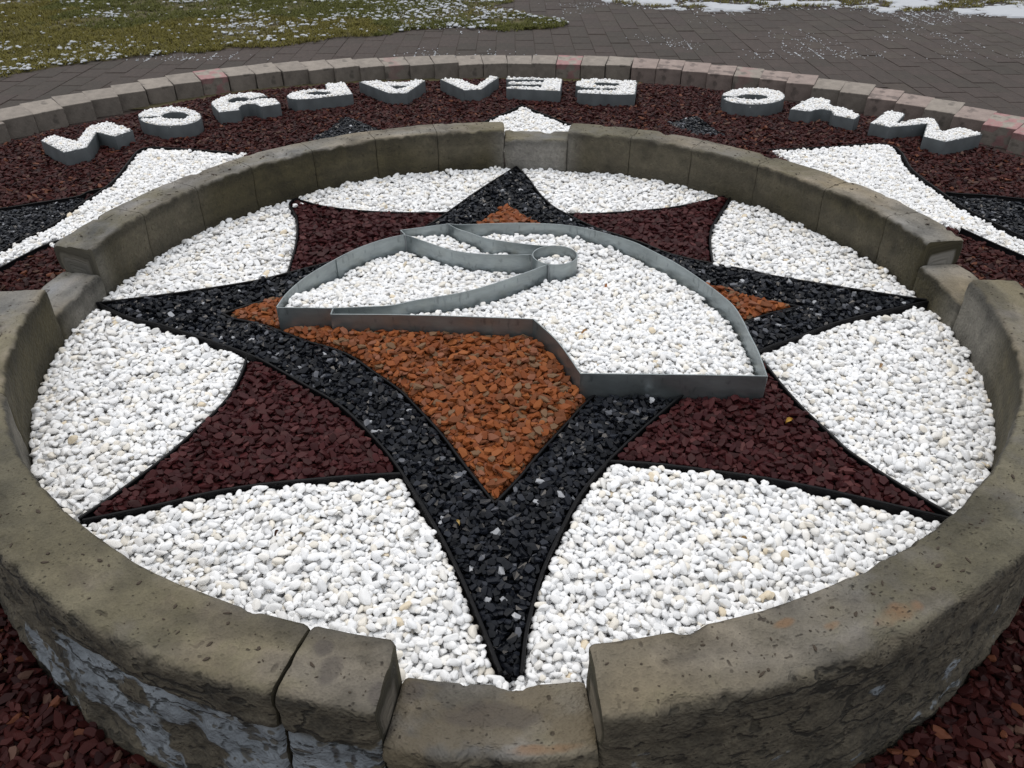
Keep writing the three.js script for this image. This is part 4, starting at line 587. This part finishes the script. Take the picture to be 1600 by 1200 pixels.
// ---------------------------------------------------------------- kerb ring
{
  const t = thing('stone_kerb', 'curved kerb of pale concrete blocks around the outer bed', 'kerb');
  const r = rng(33);
  const face = (seed, pink) => texture(256, 256, (u, v, o) => {
    const n = tileN(u, v, 5, seed, 5), m = tileN(u, v, 40, seed + 7, 3), k = 0.66 + 0.5 * n + 0.2 * (m - 0.5); let a = 0.285 * k, b = 0.248 * k, c = 0.212 * k; const st = smooth(0.55, 0.75, tileN(u, v, 3, seed + 3, 4)) * 0.45; a *= 1 - st; b *= 1 - st; c *= 1 - st;
    if (pink) { const q = smooth(0.50, 0.60, tileN(u, v, 3, seed + 19, 4)) * pink; a = mix(a, 0.42, q); b = mix(b, 0.09, q); c = mix(c, 0.13, q); } o[0] = a; o[1] = b; o[2] = c;
  }, true);
  const mk = (seed, pink, tint = 1) => std({ map: face(seed, pink), color: lin(tint, tint, tint), roughness: 0.85, bumpMap: grainTex, bumpScale: 0.003 });
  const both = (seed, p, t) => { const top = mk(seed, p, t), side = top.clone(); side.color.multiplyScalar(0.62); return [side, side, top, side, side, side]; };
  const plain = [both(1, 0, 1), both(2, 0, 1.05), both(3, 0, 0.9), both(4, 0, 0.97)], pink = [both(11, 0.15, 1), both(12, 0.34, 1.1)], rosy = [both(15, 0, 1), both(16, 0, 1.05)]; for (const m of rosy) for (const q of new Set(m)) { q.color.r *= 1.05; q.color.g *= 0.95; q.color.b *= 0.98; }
  const shape = k => { const g = new RoundedBoxGeometry(0.1915, 0.20, 0.29, 4, 0.006), p = g.attributes.position; for (let i = 0; i < p.count; i++) { const x = p.getX(i), y = p.getY(i), z = p.getZ(i); p.setXYZ(i, x * (1 - z / 0.29 * 0.07) + (fbm(x * 20 + k, y * 20, z * 20, 2) - 0.5) * 0.006, y + (fbm(x * 9 + k * 3, 1, z * 9, 3) - 0.5) * 0.010, z + (fbm(x * 16 + k, y * 16 + 4, z * 9, 3) - 0.5) * 0.010); } g.computeVertexNormals(); return g; };
  const shapes = [0, 1, 2, 3, 4].map(shape);
  let deg = 24, i = 0; const marks = new Set([102.5, 84.5, 64, 120.5]);
  while (deg < 158) {
    const R = kerbR(deg), step = (0.1865 / R) / D, mid = deg + step / 2, R2 = kerbR(mid), [x, z] = polar(R2 + 0.145, mid);
    const slope = (kerbR(mid + 1) - kerbR(mid - 1)) / (2 * D) / R2;
    let isPink = mid > 33 && mid < 40.5 ? 2 : 0; for (const q of marks) if (Math.abs(mid - q) < step / 2) isPink = 1;
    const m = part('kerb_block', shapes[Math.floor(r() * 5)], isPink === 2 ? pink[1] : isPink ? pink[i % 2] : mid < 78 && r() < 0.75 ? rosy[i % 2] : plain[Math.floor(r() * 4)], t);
    m.position.set(x, Y.kerb - 0.10 + (r() - 0.5) * 0.010, z); m.rotation.set((r() - 0.5) * 0.03, (mid - 90) * D + Math.atan(slope) + (r() - 0.5) * 0.03, (r() - 0.5) * 0.03, 'YXZ');
    if (isPink === 2) m.userData.label = 'kerb block stained with bright pink spray paint';
    deg += step; i++;
  }
}

// ---------------------------------------------------------------- small things
{
  // a fallen yellow leaf on the red chips
  const leafShape = (seed, l, w2) => { const g = new THREE.PlaneGeometry(l, w2, 8, 4); g.rotateX(-Math.PI / 2); const p = g.attributes.position; for (let i = 0; i < p.count; i++) { const t = p.getX(i) / l + 0.5, s = p.getZ(i) / w2 * 2; const wd = Math.pow(Math.sin(Math.PI * clamp(t, 0.02, 0.98)), 0.7) * (0.85 + 0.25 * vn(t * 6, seed)); p.setZ(i, s * wd * w2 / 2); p.setY(i, 0.006 * s * s + 0.004 * Math.sin(t * 4 + seed)); } g.computeVertexNormals(); return g; };
  const surf = (f, x, z) => f.h(x, z);
  const leaf = (x, z, l, w2, col, rot, label, f = F) => { const m = part('fallen_leaf', leafShape(x * 50, l, w2), std({ color: lin(...col), roughness: 0.6, side: THREE.DoubleSide }), scene); m.position.set(x, surf(f, x, z) + 0.003, z); m.rotation.set(0.1, rot, 0.12); tag(m, label, 'leaf'); };
  leaf(0.747, 0.582, 0.024, 0.015, [0.38, 0.22, 0.03], 0.5, 'small yellow leaf on the front right red chips');
  leaf(0.33, -0.16, 0.020, 0.008, [0.45, 0.20, 0.08], 1.3, 'tiny orange brown leaf on the helmet pebbles below the ring');
  leaf(0.225, 0.20, 0.022, 0.008, [0.42, 0.24, 0.10], 0.4, 'dry tan leaf on the helmet pebbles above the neck step');
  leaf(-0.12, 0.96, 0.018, 0.007, [0.45, 0.33, 0.12], 2.0, 'pale yellow leaf scrap on the front black point');
  leaf(-0.53, 0.98, 0.014, 0.007, [0.10, 0.045, 0.025], 1.0, 'dark brown leaf scrap on the front left white pebbles');
  leaf(0.52, 1.00, 0.018, 0.008, [0.30, 0.20, 0.09], 2.4, 'tan leaf scrap on the front right white pebbles');
  leaf(-0.98, 0.25, 0.012, 0.007, [0.05, 0.03, 0.025], 0.3, 'dark leaf scrap on the white pebbles at the left');
  leaf(1.10, 0.31, 0.016, 0.009, [0.42, 0.27, 0.13], 0.9, 'pale orange leaf scrap on the white pebbles at the right');
  // stray white pebbles
  [[-0.897, -0.957, 'stray white pebble on the tip of the far left red arm, larger one'], [-0.915, -0.925, 'stray white pebble on the tip of the far left red arm, smaller one'], [0.75, -0.34, 'stray white pebble on the black chips below the far right red arm'], [0.79, -0.325, 'second stray white pebble on the black chips below the far right red arm']].forEach(([x, z, label], i) => { const m = part('stray_pebble', pebbleShapes[i], KIND.white.mats[0]); m.position.set(x, F.h(x, z) + 0.005, z); m.scale.set(0.013, 0.008, 0.010); m.rotation.y = i; tag(m, label, 'pebble'); });
  // crumbs and leaf bits on top of the wall
  const r = rng(61), list = []; for (let k = 0; k < 620; k++) { const deg = r() * 360 - 180; if ((deg > -98.5 && deg < -84) || Math.abs(deg - 2) < 7 || Math.abs(deg - 85) < 7.5 || Math.abs(Math.abs(deg) - 179) < 8) continue; const rr = 1.425 + 0.10 * r(); const [dr, dy] = rough(rr, Y.wall, deg, Y.wall); const [x, z] = polar(rr + dr, deg); list.push([x, Y.wall + dy + 0.001, z, 0.0011 + 0.0026 * Math.pow(r(), 3)]); }
  const im = new THREE.InstancedMesh(chipShapes[1], std({ color: lin(0.05, 0.036, 0.024), roughness: 0.9 }), list.length); im.name = 'debris'; im.castShadow = im.receiveShadow = true;
  list.forEach(([x, y, z, s], i) => im.setMatrixAt(i, _m.compose(_p.set(x, y, z), _q.setFromAxisAngle(UP, i), _s.set(s * (1.2 + (i * 0.37 % 1) * 1.6), s * 0.45, s * (0.6 + (i * 0.71 % 1) * 0.5))))); scene.add(im); tag(im, 'brown crumbs and leaf bits scattered on top of the basin wall', null, null, 'stuff');
}
renderer.render(scene, camera);
